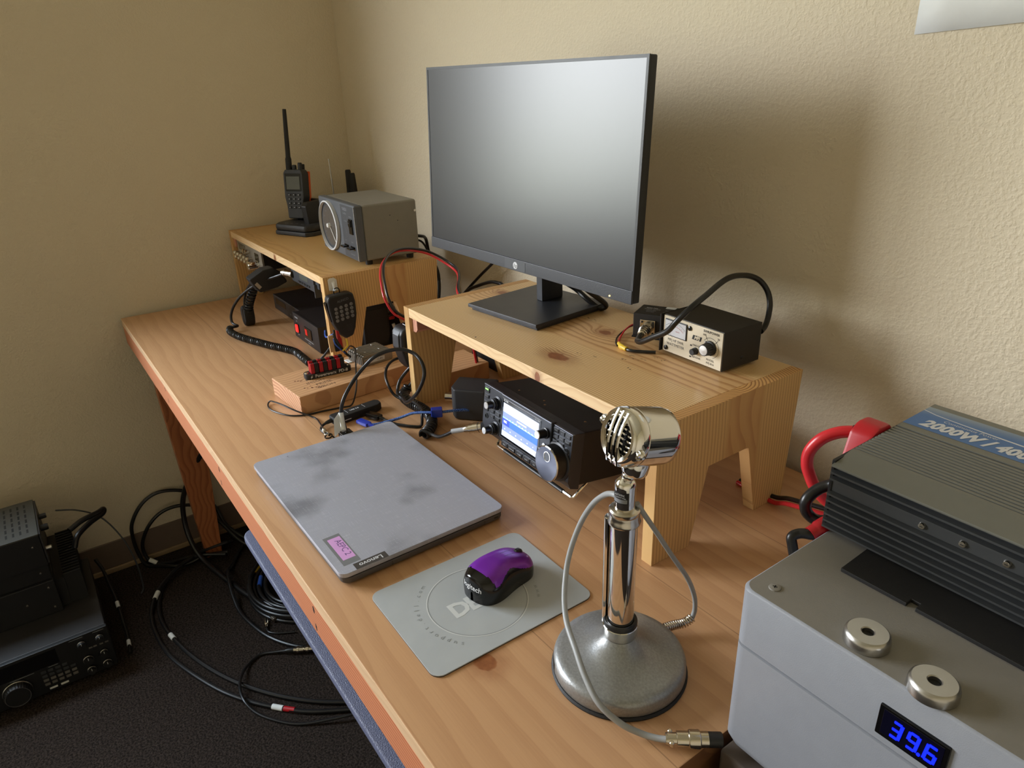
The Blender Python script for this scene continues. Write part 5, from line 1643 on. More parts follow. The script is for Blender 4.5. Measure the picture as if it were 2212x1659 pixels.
# ================================================================== transceiver hand mic, hub, leads
def rig_mic():
    t = thing('hand_microphone', 'black hand microphone hanging against the left side of the pine monitor riser', 'microphone', D((1.008, -0.322, 0.135)), radians(6))
    b = MB('black')
    R = Matrix.Rotation(radians(4), 4, 'Y')
    b.prism([(-0.040, 0.008), (-0.030, 0.018), (0.028, 0.018), (0.034, 0.008), (0.032, -0.030), (0.020, -0.068), (0.008, -0.078), (-0.014, -0.078), (-0.028, -0.062), (-0.040, -0.025)], 'X', -0.022, 0.0145, 0.0055, seg=3, mat=R)
    b.use('gloss').box((-0.012, -0.020, 0.0172), (0.004, 0.012, 0.0192), 0.001, mat=R)
    b.use('white_print').box((-0.006, 0.013, 0.0175), (0.002, 0.018, 0.0185), mat=R)
    b.obj('body', t)
    k = MB('grey_dark').prism([(-0.0425, 0.004), (-0.037, 0.012), (-0.037, -0.03), (-0.0425, -0.022)], 'X', -0.014, 0.006, 0.0015, mat=R)
    k.obj('push_bar', t)
    o = Vector((1.008, -0.322, 0.135))
    M4 = Matrix.Rotation(-radians(6), 4, 'Z')
    s = lambda ps: [M4 @ (Vector(p) - o) for p in ps]
    c = MB('cable')
    c.tube(s([(1.008, -.322, .060), (1.006, -.328, .045), (1.002, -.335, .030), (1.000, -.341, .022)]), 0.003, 10)
    c.coil(s([(1.000, -.341, .024), (0.998, -.350, .0125), (1.010, -.3605, .0112), (1.03, -.366, .0112), (1.058, -.3665, .0112), (1.089, -.3625, .0112), (1.127, -.366, .0112), (1.160, -.381, .0112), (1.180, -.400, .0112), (1.187, -.413, .0112)]), 0.0078, 0.0030, 36, n=8, per=14)
    c.tube(s([(1.187, -.413, .0195), (1.192, -.410, .0185), (1.203, -.404, .0150), (1.222, -.401, .0175), (1.244, -.398, .030), (1.262, -.3945, .042), (1.282, -.3885, .051)]), 0.0032, 10)
    c.obj('coiled_cord', t)
    p = MB('grey_cord')
    d = Vector((1.3095 - 1.282, -.367 + .3885, 0.0605 - 0.051))
    q = Vector((1.282, -.3885, .051))
    g = MB('white')
    M['clear_sleeve'] = plain('grey_clear_sleeve', (170, 172, 176), 0.3)
    g.use('clear_sleeve').tube(s([q - d * 0.55, q + d * 0.15]), 0.0042, 14, 0)
    g.obj('sleeve', t)
    a = [s([q + d * k])[0] for k in (0.1, 1.0)]
    ax = (a[1] - a[0])
    n_ = MB('nickel').lathe([(0.0052, 0), (0.0060, 0.002), (0.0060, 0.009), (0.0080, 0.0095), (0.0080, 0.017), (0.0088, 0.0175), (0.0088, 0.027), (0.0078, 0.0275), (0.0078, 0.033)], a[0], ax, 32)
    n_.obj('plug', t)
rig_mic()

def usb_hub():
    t = thing('usb_hub', 'slim black hub with plugged-in leads between the laptop and the lumber', 'usb hub', D((1.022, -0.515, 0)), radians(96))
    b = MB('black_matte').prism([(-0.002, -0.012), (0.004, -0.0145), (0.090, -0.0145), (0.100, -0.010), (0.102, 0.004), (0.097, 0.0115), (0.004, 0.0125), (-0.002, 0.010)], 'Z', 0.001, 0.0165, 0.0025)
    b.use('white_print')
    b.text('USB 3.0', 0.006, face_z(0.046, -0.001, 0.0167), bold=0.0002)
    for x, w_ in ((0.029, 0.0005), (0.066, 0.0005)):
        b.box((x, -0.007, 0.0165), (x + w_, 0.007, 0.0167), mat=None)
    b.box((0.018, -0.0148, 0.006), (0.031, -0.0144, 0.0075))
    b.obj('body', t)
    b = MB('rubber').lathe([(0.0042, 0), (0.0038, 0.008), (0.0028, 0.014)], (-0.001, 0, 0.009), (-1, 0, -0.1), 16)
    b.tube([(-0.012, 0, 0.0078), (-0.022, -0.002, 0.006), (-0.030, -0.010, 0.004), (-0.032, -0.024, 0.004), (-0.030, -0.042, 0.004)], 0.0024, 10)
    b.obj('lead', t)
usb_hub()

def usb_leads():
    b = MB('gloss')
    o = Vector((1.064, -0.4500, 0.0))
    t = thing('usb_lead', 'black lead with a moulded plug curling from the hub to the riser leg', 'cable', D((1.05, -0.447, 0.0)))
    M4 = Matrix.Translation((0.0, 0, 0))
    MB('gloss').box((-0.012, -0.008, 0.004), (0.020, 0.008, 0.0125), 0.0022, mat=Matrix.Rotation(radians(20), 4, 'Z')).lathe([(0.0042, 0), (0.0028, 0.010)], (0.019, 0.007, 0.0082), (1, 0.36, -0.1), 16).obj('plug', t)
    q = lambda ps: [(p[0] - 1.05, p[1] + 0.447, p[2]) for p in ps]
    MB('cable').tube(q([(1.074, -.4385, .0075), (1.099, -.429, .0045), (1.115, -.419, .004), (1.131, -.407, .0038), (1.139, -.392, .0038), (1.134, -.386, .0222), (1.118, -.376, .0235), (1.095, -.372, .0235), (1.07, -.374, .0235), (1.05, -.382, .022), (1.032, -.390, .028),
                      (1.024, -.396, .045), (1.003, -.391, .060), (.984, -.375, .071), (.975, -.352, .076), (.980, -.33, .075)]), 0.0027, 10, 8).obj('cord', t)
    t = thing('blue_usb_cable', 'translucent blue cable with a blue ferrite block running to the transceiver', 'cable', D((1.062, -0.474, 0.0)))
    m = NT('blue_translucent_jacket')
    f = m.noise(m.co(), 700.0, 2.0)
    m.set(Base_Color=m.mix(m.smooth(f, 0.4, 0.62), lin((30, 66, 160)), lin((120, 160, 222))), Roughness=0.2, Transmission_Weight=0.15)
    M['blue_jacket'] = m.m
    M['blue_block'] = plain('blue_translucent_plastic', (34, 60, 176), 0.15, coat=0.4)
    q = lambda ps: [(p[0] - 1.062, p[1] + 0.474, p[2]) for p in ps]
    MB('blue_block').box((-0.010, -0.007, 0.004), (0.020, 0.007, 0.011), 0.002, mat=Matrix.Rotation(radians(15), 4, 'Z')).lathe([(0.004, 0), (0.0028, 0.012)], (0.019, 0.005, 0.0075), (1, 0.5, -0.1), 16).obj('plug', t)
    MB('blue_jacket').tube(q([(1.080, -.468, .0075), (1.088, -.458, .0075), (1.094, -.440, .009), (1.104, -.416, .014), (1.118, -.397, .0225), (1.135, -.381, .0255), (1.149, -.366, .0262), (1.156, -.353, .0262), (1.166, -.322, .024), (1.178, -.285, .018), (1.185, -.25, .02), (1.20, -.21, .02)]), 0.0026, 12, 8).obj('cord', t)
    MB('blue_block').prism([(-0.0105, -0.0075), (0.0105, -0.0075), (0.0105, 0.0075), (-0.0105, 0.0075)], 'Z', -0.008, 0.0085, 0.002, mat=Matrix.Translation(q([(1.1505, -.364, .0265)])[0]) @ Matrix.Rotation(radians(62), 4, 'Z')).obj('ferrite_block', t)
    # the thick looped lead into the back of the laptop
    t = thing('looped_cable', 'thick black cable looping up in the air with a white paper tag', 'cable', D((1.090, -0.515, 0.0)))
    q = lambda ps: [(p[0] - 1.09, p[1] + 0.515, p[2]) for p in ps]
    MB('cable').tube(q([(1.104, -.521, .0165), (1.095, -.520, .024), (1.090, -.520, .034), (1.086, -.520, .05), (1.088, -.515, .07), (1.085, -.503, .086), (1.078, -.482, .104), (1.078, -.462, .121), (1.088, -.447, .137), (1.094, -.424, .1445), (1.107, -.402, .1465), (1.124, -.387, .1405), (1.144, -.3835, .1305),
                      (1.154, -.384, .114), (1.153, -.389, .094), (1.135, -.3945, .066), (1.095, -.3945, .036), (1.056, -.384, .027), (1.030, -.381, .026), (1.016, -.3745, .030), (1.0115, -.366, .044), (1.0125, -.353, .058), (1.020, -.345, .070)]), 0.0034, 12, 8).obj('cord', t)
    MB('gloss').box((-0.004, -0.010, 0.005), (0.020, 0.012, 0.0185), 0.003, mat=Matrix.Translation(q([(1.092, -.522, 0)])[0])).obj('plug', t)
    tg = MB('paper')
    P = q([(1.1015, -.5255, .0215), (1.094, -.5225, .0275), (1.0895, -.5215, .038), (1.0862, -.5205, .050)])
    tg.tube(P, 0.0044, 12)
    a, b2 = Vector(P[0]), Vector(P[3])
    tg.add([a + Vector((-.004, -.003, 0)), a + Vector((.006, -.020, -.004)), b2 + Vector((.004, -.016, -.008)), b2 + Vector((-.002, -.003, 0)),
            a + Vector((-.004, -.003, .0004)), a + Vector((.006, -.020, -.0036)), b2 + Vector((.004, -.016, -.0076)), b2 + Vector((-.002, -.003, .0004))], [[0, 1, 2, 3], [7, 6, 5, 4]])
    tg.obj('paper_tag', t)
    # thin lead with clip
    t = thing('thin_lead', 'thin black lead looping around the near end of the lumber to a small clip', 'cable', D((1.051, -0.542, 0.0)))
    q = lambda ps: [(p[0] - 1.051, p[1] + 0.542, p[2]) for p in ps]
    MB('cable').tube(q([(1.046, -.543, .010), (1.013, -.537, .006), (.978, -.534, .0025), (.945, -.557, .012), (.905, -.572, .016), (.875, -.577, .012), (.854, -.579, .006), (.862, -.586, .0025), (.884, -.588, .002), (.91, -.581, .002), (.938, -.566, .002), (.953, -.542, .002), (.958, -.51, .002), (.965, -.474, .002), (.971, -.455, .004),
                      (.979, -.447, .03), (.975, -.4405, .050), (.960, -.4335, .058), (.925, -.418, .064), (.886, -.40, .070), (.868, -.393, .0775), (.85, -.395, .0785), (.836, -.399, .066)]), 0.0016, 8, 8).obj('cord', t)
    c = MB('nickel').lathe([(0.002, 0), (0.0034, 0.002), (0.0034, 0.008), (0.002, 0.010)], q([(1.046, -.543, .010)])[0], (1, -0.1, -0.3), 16)
    c.tube(q([(1.056, -.544, .007), (1.063, -.5405, .007), (1.069, -.5435, .006), (1.063, -.5475, .006)]), 0.0011, 8, 6, closed=True)
    c.use('gloss').tube(q([(1.066, -.540, .006), (1.074, -.538, .006), (1.080, -.544, .005), (1.077, -.551, .005), (1.069, -.549, .005)]), 0.0013, 8, 6, closed=True)
    c.tube(q([(1.075, -.539, .005), (1.088, -.537, .004), (1.100, -.536, .004)]), 0.0014, 8)
    c.obj('clip', t)
usb_leads()

def tuner_box():
    t = thing('antenna_coupler', 'dark grey box with a coax socket behind the left end of the transceiver', 'coupler', D((1.172, -0.304, 0)), radians(40))
    MB('grey_pad').prism([(0, 0), (0.0, 0.05), (0.015, 0.062), (0.070, 0.062), (0.070, 0.0)], 'X' if False else 'Y', 0.0, 0.06, 0.004) if False else None
    MB('grey_pad').prism([(-0.030, -0.004), (0.030, -0.004), (0.040, 0.010), (0.040, 0.060), (-0.040, 0.060), (-0.040, 0.010)], 'Z', 0.001, 0.062, 0.004).obj('case', t)
    MB('nickel').lathe([(0.0088, 0), (0.0088, 0.004), (0.0078, 0.0045), (0.0078, 0.017), (0.0060, 0.0172), (0.0055, 0.010)], (-0.040, 0.026, 0.033), (-1, 0.0, 0), 28).obj('coax_socket', t)
tuner_box()
t = thing('black_module', 'black box standing beyond the lumber in the shadow under the monitor riser', 'box', D((0.91, -0.135, 0)))
MB('black_matte').box((0, 0, 0), (0.14, 0.06, 0.07), 0.003).obj('case', t)
tag(MB('cable').tube(DD([(1.25, -0.02, 0.004), (1.28, -0.06, 0.004), (1.33, -0.09, 0.03), (1.335, -0.11, 0.08), (1.34, -0.10, 0.12), (1.36, -0.07, 0.15)]), 0.0045)
    .obj('black_cable'), 'black cable rising behind the transceiver under the monitor riser', 'cable')
tag(MB('red_cable').tube(DD([(1.215, -0.16, 0.155), (1.20, -0.175, 0.120), (1.20, -0.19, 0.098), (1.225, -0.195, 0.083), (1.265, -0.185, 0.080), (1.30, -0.16, 0.085), (1.36, -0.08, 0.06), (1.40, -0.03, 0.03), (1.45, -0.02, 0.004)]), 0.0018, 8)
    .use('cable').tube(DD([(1.219, -0.158, 0.155), (1.204, -0.172, 0.123), (1.204, -0.187, 0.102), (1.228, -0.192, 0.087), (1.267, -0.182, 0.084), (1.303, -0.157, 0.089), (1.363, -0.077, 0.064), (1.403, -0.027, 0.033), (1.453, -0.017, 0.004)]), 0.0018, 8)
    .obj('power_lead'), 'thin red and black lead drooping under the top of the monitor riser', 'cable')

# ================================================================== power box, inverter and their stand
def power_box():
    M['box_white'] = plain('grey_white_powder_coat', (140, 143, 150), 0.42, bump=0.12, bscale=1200)
    M['box_top_shaded'] = plain('grey_white_coat_shaded', (128, 124, 117), 0.5, bump=0.12, bscale=1200)  # same coat, with the top face's shading put into a darker, warmer colour
    t = thing('stand_cabinet', 'brown-grey cabinet under the white power box at the end of the desk', 'cabinet', (1.909, -0.502, 0))
    M['cab'] = plain('brown_grey_laminate', (92, 82, 76), 0.5)
    MB('cab').box((0, 0.004, 0.03), (0.56, 0.47, DZ + 0.0), 0.003).obj('body', t)
    MB('cab').box((0.006, -0.012, 0.05), (0.554, 0.0035, DZ - 0.02), 0.003).obj('door', t)
    MB('black').box((0.01, 0.02, 0), (0.55, 0.46, 0.03)).obj('plinth', t)
    t = thing('power_box', 'white lidded power box with a blue number display at the right edge', 'power box', D((1.9105, -0.5, 0.0006)))
    W, Dp, H = 0.50, 0.42, 0.193
    b = MB('box_white')
    out = rrect(0, 0, W, Dp, 0.011, 6)
    ins = lambda k, p: (W / 2 + (p[0] - W / 2) * (1 - 2 * k / W), Dp / 2 + (p[1] - Dp / 2) * (1 - 2 * k / Dp))
    levels = [(0.020, 0.0), (0.014, 0.006), (0.004, 0.018), (0.0, 0.028), (0.0, 0.1330), (0.0022, 0.1342)]
    vs, n = [], len(out)
    for k, z in levels:
        for p in out:
            q = ins(k, p)
            vs.append((q[0], q[1], z))
    fs = []
    for l in range(len(levels) - 1):
        for i in range(n):
            j = (i + 1) % n
            fs.append([l * n + i, l * n + j, (l + 1) * n + j, (l + 1) * n + i])
    fs.append(list(range(n))[::-1]); fs.append([(len(levels) - 1) * n + i for i in range(n)])
    b.add(vs, fs).obj('lower_case', t)
    levels = [(0.0022, 0.1350), (0.0, 0.1362), (0.0, H - 0.0022), (0.0012, H - 0.0005), (0.0022, H)]
    vs = []
    for k, z in levels:
        for p in out:
            q = ins(k, p)
            vs.append((q[0], q[1], z))
    fs = []
    for l in range(len(levels) - 1):
        for i in range(n):
            j = (i + 1) % n
            fs.append([l * n + i, l * n + j, (l + 1) * n + j, (l + 1) * n + i])
    fs.append(list(range(n))[::-1])
    c = MB('box_white').add(vs, fs)
    c.use('box_top_shaded').add([vs[(len(levels) - 1) * n + i] for i in range(n)], [list(range(n))])
    lo = c.obj('lid', t)
    for x, y in ((0.020, 0.019), (W - 0.02, 0.019)):
        s = MB('box_top_shaded').lathe([(0.0050, 0), (0.0047, 0.0009), (0.003, 0.0013)], (x, y, H), (0, 0, 1), 24)
        s.use('black_print')
        for a in (0.3, 0.3 + pi / 2):
            s.box((-0.0019, -0.0005, 0.0012), (0.0019, 0.0005, 0.00142), mat=Matrix.Translation((x, y, H)) @ Matrix.Rotation(a, 4, 'Z'))
        s.obj('screw', lo)
    d = MB('gloss').box((0.1245, -0.0022, 0.1432), (0.1720, 0.003, 0.1705), 0.001)
    M['disp'] = plain('dark_blue_display_window', (8, 8, 26), 0.12)
    d.use('disp').box((0.128, -0.0025, 0.1465), (0.169, -0.0018, 0.1685), 0.0004)
    M['seg'] = glow('blue_led_digits', (6, 18, 255), 3.2)
    d.use('seg')
    def digit(x, s_, dot=False):
        segs = {'a': (0, 1, 1), 'b': (1, 0.5, 0), 'c': (1, 0, 0), 'd': (0, 0, 1), 'e': (0, 0, 0), 'f': (0, 0.5, 0), 'g': (0, 0.5, 1)}
        w_, h, th = 0.0062, 0.0135, 0.0021
        z0 = 0.1500
        for k in s_:
            sx, sz, hor = segs[k]
            sh = lambda zz: (zz - z0) * 0.10
            if hor:
                zc = z0 + sz * h
                d.box((x + th * 0.2 + sh(zc), -0.0031, zc - th / 2), (x + w_ - th * 0.2 + sh(zc), -0.0025, zc + th / 2), 0.0004)
            else:
                xa = x + sx * w_
                za, zb = z0 + sz * h, z0 + sz * h + h / 2
                d.prism([(xa - th / 2 + sh(za), za), (xa + th / 2 + sh(za), za), (xa + th / 2 + sh(zb), zb), (xa - th / 2 + sh(zb), zb)], 'Y', -0.0031, -0.0025)
        if dot:
            d.lathe([(0.0012, 0), (0.0012, 0.0006)], (x + w_ + 0.0027, -0.0025, z0 - 0.0002), (0, -1, 0), 12)
    digit(0.1345, 'abgcd'); digit(0.1460, 'abfgcd', True); digit(0.1580, 'afgedc')
    d.obj('number_display', t)
    # black rubber mat with a notch
    m = MB('black_matte').prism([(0.0, 0.0), (0.055, 0.0), (0.055, 0.008), (0.062, 0.008), (0.062, 0.0), (0.40, -0.004), (0.40, 0.24), (-0.006, 0.24)], 'Z', 0.0, 0.0035, 0.0006)
    mo = m.obj('rubber_mat')
    mo.location = D((1.951, -0.4205, 0.1938))
    tag(mo, 'black rubber mat with a notch under the finned inverter on the white box', 'mat')
    for (x, y, lab) in ((2.0075, -0.4795, 'zinc ring magnet on the white box, further one from the blue display'), (2.0590, -0.4880, 'zinc ring magnet on the white box, close above the blue display')):
        g = MB('steel').lathe([(0.0042, 0.006), (0.0042, 0.0092), (0.0050, 0.0098), (0.0140, 0.0098), (0.0155, 0.0086), (0.0162, 0.0062), (0.0162, 0.0005), (0.0157, 0.0)], n=64, cap=False)
        g.use('black_print').lathe([(0.0001, 0.0062), (0.0042, 0.0062)], n=24, cap=False)
        o = g.obj('ring_magnet')
        o.location = D((x, y, 0.1937))
        tag(o, lab, 'magnet', 'ring magnets on the power box')
M['zinc'] = plain('zinc_plating', (170, 170, 160), 0.28, 1.0)
M['steel_keep'] = M['steel']
power_box()

def inverter():
    M['inv_grey'] = plain('olive_grey_anodised', (112, 112, 104), 0.45, 0.25)
    M['inv_dark'] = plain('dark_anodised_fins', (74, 76, 78), 0.42, 0.4)
    M['inv_black'] = plain('black_end_plate', (16, 16, 18), 0.5)
    t = thing('power_inverter', 'grey finned inverter with a blue wattage label lying on the white box', 'inverter', D((1.908, -0.382, 0.1977)))
    L, W, H = 0.40, 0.186, 0.070
    b = MB('inv_dark')
    core = 0.006
    b.box((0.001, core, 0.0), (L, W - core, H - 0.004))
    for z in (0.0015, 0.0080, 0.0148, 0.0216, 0.0284, 0.0352):          # lower fins
        for s_ in (0, 1):
            y0, y1 = (0.0, core + 0.001) if s_ == 0 else (W - core - 0.001, W)
            b.prism([(y0 if s_ == 0 else y1, z + 0.0003), (y1 if s_ == 0 else y0, z - 0.001), (y1 if s_ == 0 else y0, z + 0.0032), (y0 if s_ == 0 else y1, z + 0.0021)], 'X', 0.0, L)
    for z in (0.0505, 0.0570):
        for s_ in (0, 1):
            y0, y1 = (0.0, core + 0.001) if s_ == 0 else (W - core - 0.001, W)
            b.prism([(y0 if s_ == 0 else y1, z + 0.0003), (y1 if s_ == 0 else y0, z - 0.001), (y1 if s_ == 0 else y0, z + 0.0032), (y0 if s_ == 0 else y1, z + 0.0021)], 'X', 0.0, L)
    b.obj('finned_body', t)
    tp = MB('inv_grey')
    tp.prism([(0.0, H - 0.0060), (0.0, H - 0.0040), (0.030, H + 0.0010), (0.034, H + 0.0010), (0.034, H - 0.0035), (0.004, H - 0.0075)], 'X', 0.0, L, 0.0004)
    y = 0.0355
    for k in range(13):
        tp.box((0.0, y + k * 0.0054, H - 0.004), (L, y + k * 0.0054 + 0.0036, H + 0.0010), 0.0005)
    ys = y + 13 * 0.0054 + 0.0015
    tp.use('inv_black').box((0.0005, 0.033, H - 0.005), (L, ys, H - 0.0028))
    tp.use('inv_grey').prism([(ys, H - 0.004), (ys, H + 0.001), (W - 0.006, H + 0.001), (W, H - 0.003), (W, H - 0.006), (ys, H - 0.006)], 'X', 0.0, L, 0.0004)
    tp.obj('top_cover', t)
    # blue label
    lab = NT('blue_label')
    x_, y_, z_ = lab.sep(lab.co())
    v = lab.math('DIVIDE', lab.math('SUBTRACT', y_, ys + 0.010), 0.056)
    lab.set(Base_Color=lab.mix(lab.smooth(lab.math('ADD', v, lab.math('MULTIPLY', x_, -1.6)), 0.50, 0.98), lin((62, 104, 158)), lin((138, 150, 158))), Roughness=0.45)
    M['label_blue'] = lab.m
    l = MB('label_blue')
    za = H + 0.00115
    y0, y1 = ys + 0.010, W - 0.016
    l.quad((0.0, y0, za), (L, y0, za), (L, y1, za), (0.0, y1, za))
    l.use('white_print')
    N = 24
    prev = None
    for i in range(N + 1):
        u = i / N
        x = u * 0.30
        yc = y1 - 0.011 - 0.022 * math.sqrt(u) * 0.9 + 0.004 * u
        cur = (x, yc, 0.0006 + 0.0020 * u)
        if prev:
            l.quad((prev[0], prev[1] - prev[2], za + 0.0001), (cur[0], cur[1] - cur[2], za + 0.0001), (cur[0], cur[1] + cur[2], za + 0.0001), (prev[0], prev[1] + prev[2], za + 0.0001))
        prev = cur
    l.text('2000W / 4000W', 0.0225, face_z(0.012, y0 + 0.0135, za + 0.0002), 'LEFT', bold=0.0011, sx=0.74, shear=0.22)
    l.text('Continuous Power', 0.0070, face_z(0.024, y0 + 0.0290, za + 0.0002), 'LEFT', sx=0.9, shear=0.2)
    l.text('Surge Power', 0.0070, face_z(0.110, y0 + 0.0275, za + 0.0002), 'LEFT', sx=0.9, shear=0.2)
    l.obj('label', t)
    e = MB('inv_black').box((-0.0022, 0.004, 0.001), (0.001, W - 0.001, H - 0.0010), 0.0006)
    e.obj('end_plate', t)
    g = MB('inv_dark').box((0.001, core - 0.0012, 0.0385), (L, core + 0.001, 0.0495))
    g.obj('screw_channel', t)
    for x in (0.080, 0.111, 0.142, 0.172):
        s = MB('nickel').lathe([(0.0030, 0), (0.0030, 0.0010), (0.0024, 0.0022), (0.001, 0.0024)], (x, core - 0.0012, 0.0437), (0, -1, 0), 20)
        s.use('black_print').box((x - 0.0012, core - 0.0038, 0.0434), (x + 0.0012, core - 0.0034, 0.0440))
        s.obj('screw', t)
    MB('red').prism([(0.060, 0.036), (0.108, 0.036), (0.108, 0.066), (0.100, 0.0735), (0.082, 0.0745), (0.070, 0.0680)], 'X', -0.026, -0.0022, 0.004).obj('terminal_cover', t)
    q = lambda ps: [(p[0] - 1.908, p[1] + 0.382, p[2] - 0.1977) for p in ps]
    c = MB('red_cable').tube(q([(1.872, -.272, .246), (1.858, -.283, .243), (1.846, -.293, .234), (1.838, -.298, .218), (1.838, -.299, .203), (1.843, -.298, .190), (1.850, -.296, .178), (1.862, -.29, .165), (1.888, -.275, .150), (1.90, -.27, .12)]), 0.0062, 16, 8)
    c.obj('red_cable', t)
    MB('rubber').tube(q([(1.897, -.272, .250), (1.880, -.272, .2475), (1.868, -.275, .2455)]), 0.0068, 16).obj('heat_shrink', t)
    c = MB('cable').tube(q([(1.907, -.345, .226), (1.899, -.343, .2235), (1.889, -.3425, .2185), (1.881, -.349, .212), (1.877, -.358, .203), (1.8775, -.359, .193), (1.881, -.356, .1855), (1.888, -.353, .1825), (1.897, -.346, .183), (1.904, -.335, .175), (1.903, -.32, .14)]), 0.0056, 16, 8)
    c.use('white_print')
    c.obj('black_cable', t)
inverter()
tag(MB('cable').tube(DD([(1.9035, -.405, .155), (1.8985, -.4015, .166), (1.893, -.399, .1765), (1.890, -.397, .1835), (1.893, -.391, .1865), (1.900, -.3865, .1875), (1.904, -.378, .182), (1.9035, -.36, .15)]), 0.0048, 14, 8)
    .obj('battery_cable'), 'bent black cable at the rear left edge of the white power box', 'cable')
tag(MB('red').tube(DD([(1.9005, -.3845, .1865), (1.9035, -.3745, .1905), (1.9045, -.362, .1905), (1.904, -.35, .18)]), [0.0075, 0.0085, 0.0085, 0.007], 16).obj('terminal_boot'), 'red rubber boot behind the rear left edge of the white power box', 'terminal boot')
tag(MB('red_cable').tube(DD([(1.62, -.105, .0035), (1.66, -.108, .0035), (1.689, -.112, .005), (1.711, -.119, .017), (1.741, -.133, .032), (1.777, -.146, .047), (1.81, -.155, .058), (1.86, -.16, .06), (1.903, -.165, .05)]), 0.0034, 10)
    .use('cable').tube(DD([(1.62, -.099, .0045), (1.66, -.102, .006), (1.689, -.106, .011), (1.711, -.113, .023), (1.741, -.128, .038), (1.777, -.141, .053), (1.81, -.15, .064), (1.86, -.155, .066), (1.903, -.16, .056)]), 0.0034, 10)
    .obj('battery_lead'), 'red and black lead running from the riser leg to the inverter', 'cable')

# ================================================================== things on the floor
def floor_radio():
    t = thing('base_station_radio', 'big black radio with silver-rimmed knobs on the carpet by the left wall', 'radio', (0.435, -0.970, 0.0), pi / 2)
    # local x runs along -> +y world is local +x ; local y -> -x world (depth behind the face)
    M['dark_case'] = plain('charcoal_enamel', (40, 38, 38), 0.5, bump=0.1)
    W, H, Dp, z0 = 0.340, 0.125, 0.355, 0.010
    MB('dark_case').box((-W + 0.002, 0.012, z0), (-0.002, Dp, z0 + H), 0.003).obj('case', t)
    f = MB('black').box((-W, 0.0, z0), (0, 0.0125, z0 + H), 0.002)
    f.use('gloss').box((-0.30, -0.0008, z0 + 0.075), (-0.115, 0.001, z0 + 0.118), 0.0006)
    f.use('grey_print')
    for x0, x1, z in ((-0.033, -0.008, 0.119), (-0.085, -0.055, 0.119), (-0.22, -0.17, 0.071), (-0.14, -0.12, 0.071)):
        f.box((x0, -0.0006, z0 + z), (x1, 0, z0 + z + 0.0012))
    f.obj('front_panel', t)
    k = lambda x, z, r, h: MB('black').lathe([(r, 0), (r, h * 0.5), (r * 0.94, h)], (x, 0, z0 + z), (0, -1, 0), 28, ribs=1, depth=r * 0.05).use('steel').lathe([(r * 1.03, h * 0.30), (r * 1.08, h * 0.35), (r * 1.08, h * 0.5), (r, h * 0.55)], (x, 0, z0 + z), (0, -1, 0), 28, cap=False).use('white_print').box((x - 0.0006, -h - 0.0003, z0 + z + r * 0.3), (x + 0.0006, -h + 0.001, z0 + z + r * 0.95)).obj('knob', t)
    for x, z, r in ((-0.062, 0.103, 0.0085), (-0.022, 0.103, 0.0085), (-0.058, 0.052, 0.0110), (-0.022, 0.055, 0.0085), (-0.058, 0.019, 0.0095), (-0.022, 0.020, 0.0100)):
        k(x, z, r, 0.016)
    d = MB('black').lathe([(0.030, 0), (0.030, 0.016), (0.027, 0.024)], (-0.212, 0, z0 + 0.040), (0, -1, 0), 64, ribs=1, depth=0.0008)
    d.use('steel').lathe([(0.0305, 0.002), (0.0312, 0.003), (0.0312, 0.006), (0.030, 0.007)], (-0.212, 0, z0 + 0.04), (0, -1, 0), 64, cap=False)
    d.lathe([(0.0262, 0.0241), (0.0262, 0.0248), (0.0252, 0.0248), (0.0250, 0.0241)], (-0.212, 0, z0 + 0.04), (0, -1, 0), 64, cap=False)
    d.obj('tuning_dial', t)
    M['key_pale'] = plain('dim_grey_key', (104, 100, 96), 0.5)
    for r_ in range(4):
        for c in range(5):
            x, z = -0.158 + c * 0.0152, 0.060 - r_ * 0.0125
            if r_ == 0 and c == 4:
                continue
            MB('key_pale' if r_ > 1 else 'grey_dark').box((x, -0.003, z0 + z), (x + 0.011, 0, z0 + z + 0.0065), 0.0007).obj('key', t)
    for x, w_ in ((-0.152, 0.017), (-0.128, 0.017)):
        MB('white').box((x, -0.0025, z0 + 0.008), (x + w_, 0, z0 + 0.0125), 0.0006).obj('key', t)
    for x in (-0.05, -0.04, -0.026, -0.014):
        MB('key_pale').box((x, -0.002, z0 + 0.078), (x + 0.008, 0, z0 + 0.082), 0.0004).obj('key', t)
    for x in (-W + 0.03, -0.03):
        for y in (0.04, Dp - 0.04):
            MB('rubber').cyl((x, y, 0), (x, y, z0), 0.011, n=16).obj('foot', t)

    zb = z0 + H
    t = thing('power_amplifier', 'black amplifier with a ribbed heat sink lying on the big floor radio', 'amplifier', (0.300, -1.050, zb), pi / 2)
    b = MB('black').box((-0.26, 0.0, 0.0), (0.0, 0.27, 0.098), 0.003)
    b.use('nickel')
    for x, z in ((-0.016, 0.020), (-0.016, 0.080), (-0.07, 0.05)):
        b.lathe([(0.0034, 0), (0.0026, 0.0022), (0.001, 0.0026)], (x, 0, z), (0, -1, 0), 14)
    b.obj('case', t)
    h = MB('black_matte').box((0.0, 0.02, 0.0), (0.02, 0.26, 0.082))
    for i in range(17):
        h.box((0.02, 0.022 + i * 0.0142, 0.0), (0.060, 0.0265 + i * 0.0142, 0.090), 0.0006)
    h.obj('heat_sink', t)
    t = thing('flat_tuner', 'thin black unit sandwiched above the amplifier in the floor stack', 'tuner', (0.292, -1.050, zb + 0.098), pi / 2)
    b = MB('black').box((-0.26, 0.0, 0.0), (-0.002, 0.27, 0.047), 0.002)
    b.use('nickel').lathe([(0.0034, 0), (0.0026, 0.0022), (0.001, 0.0026)], (-0.022, 0, 0.025), (0, -1, 0), 14)
    b.obj('case', t)
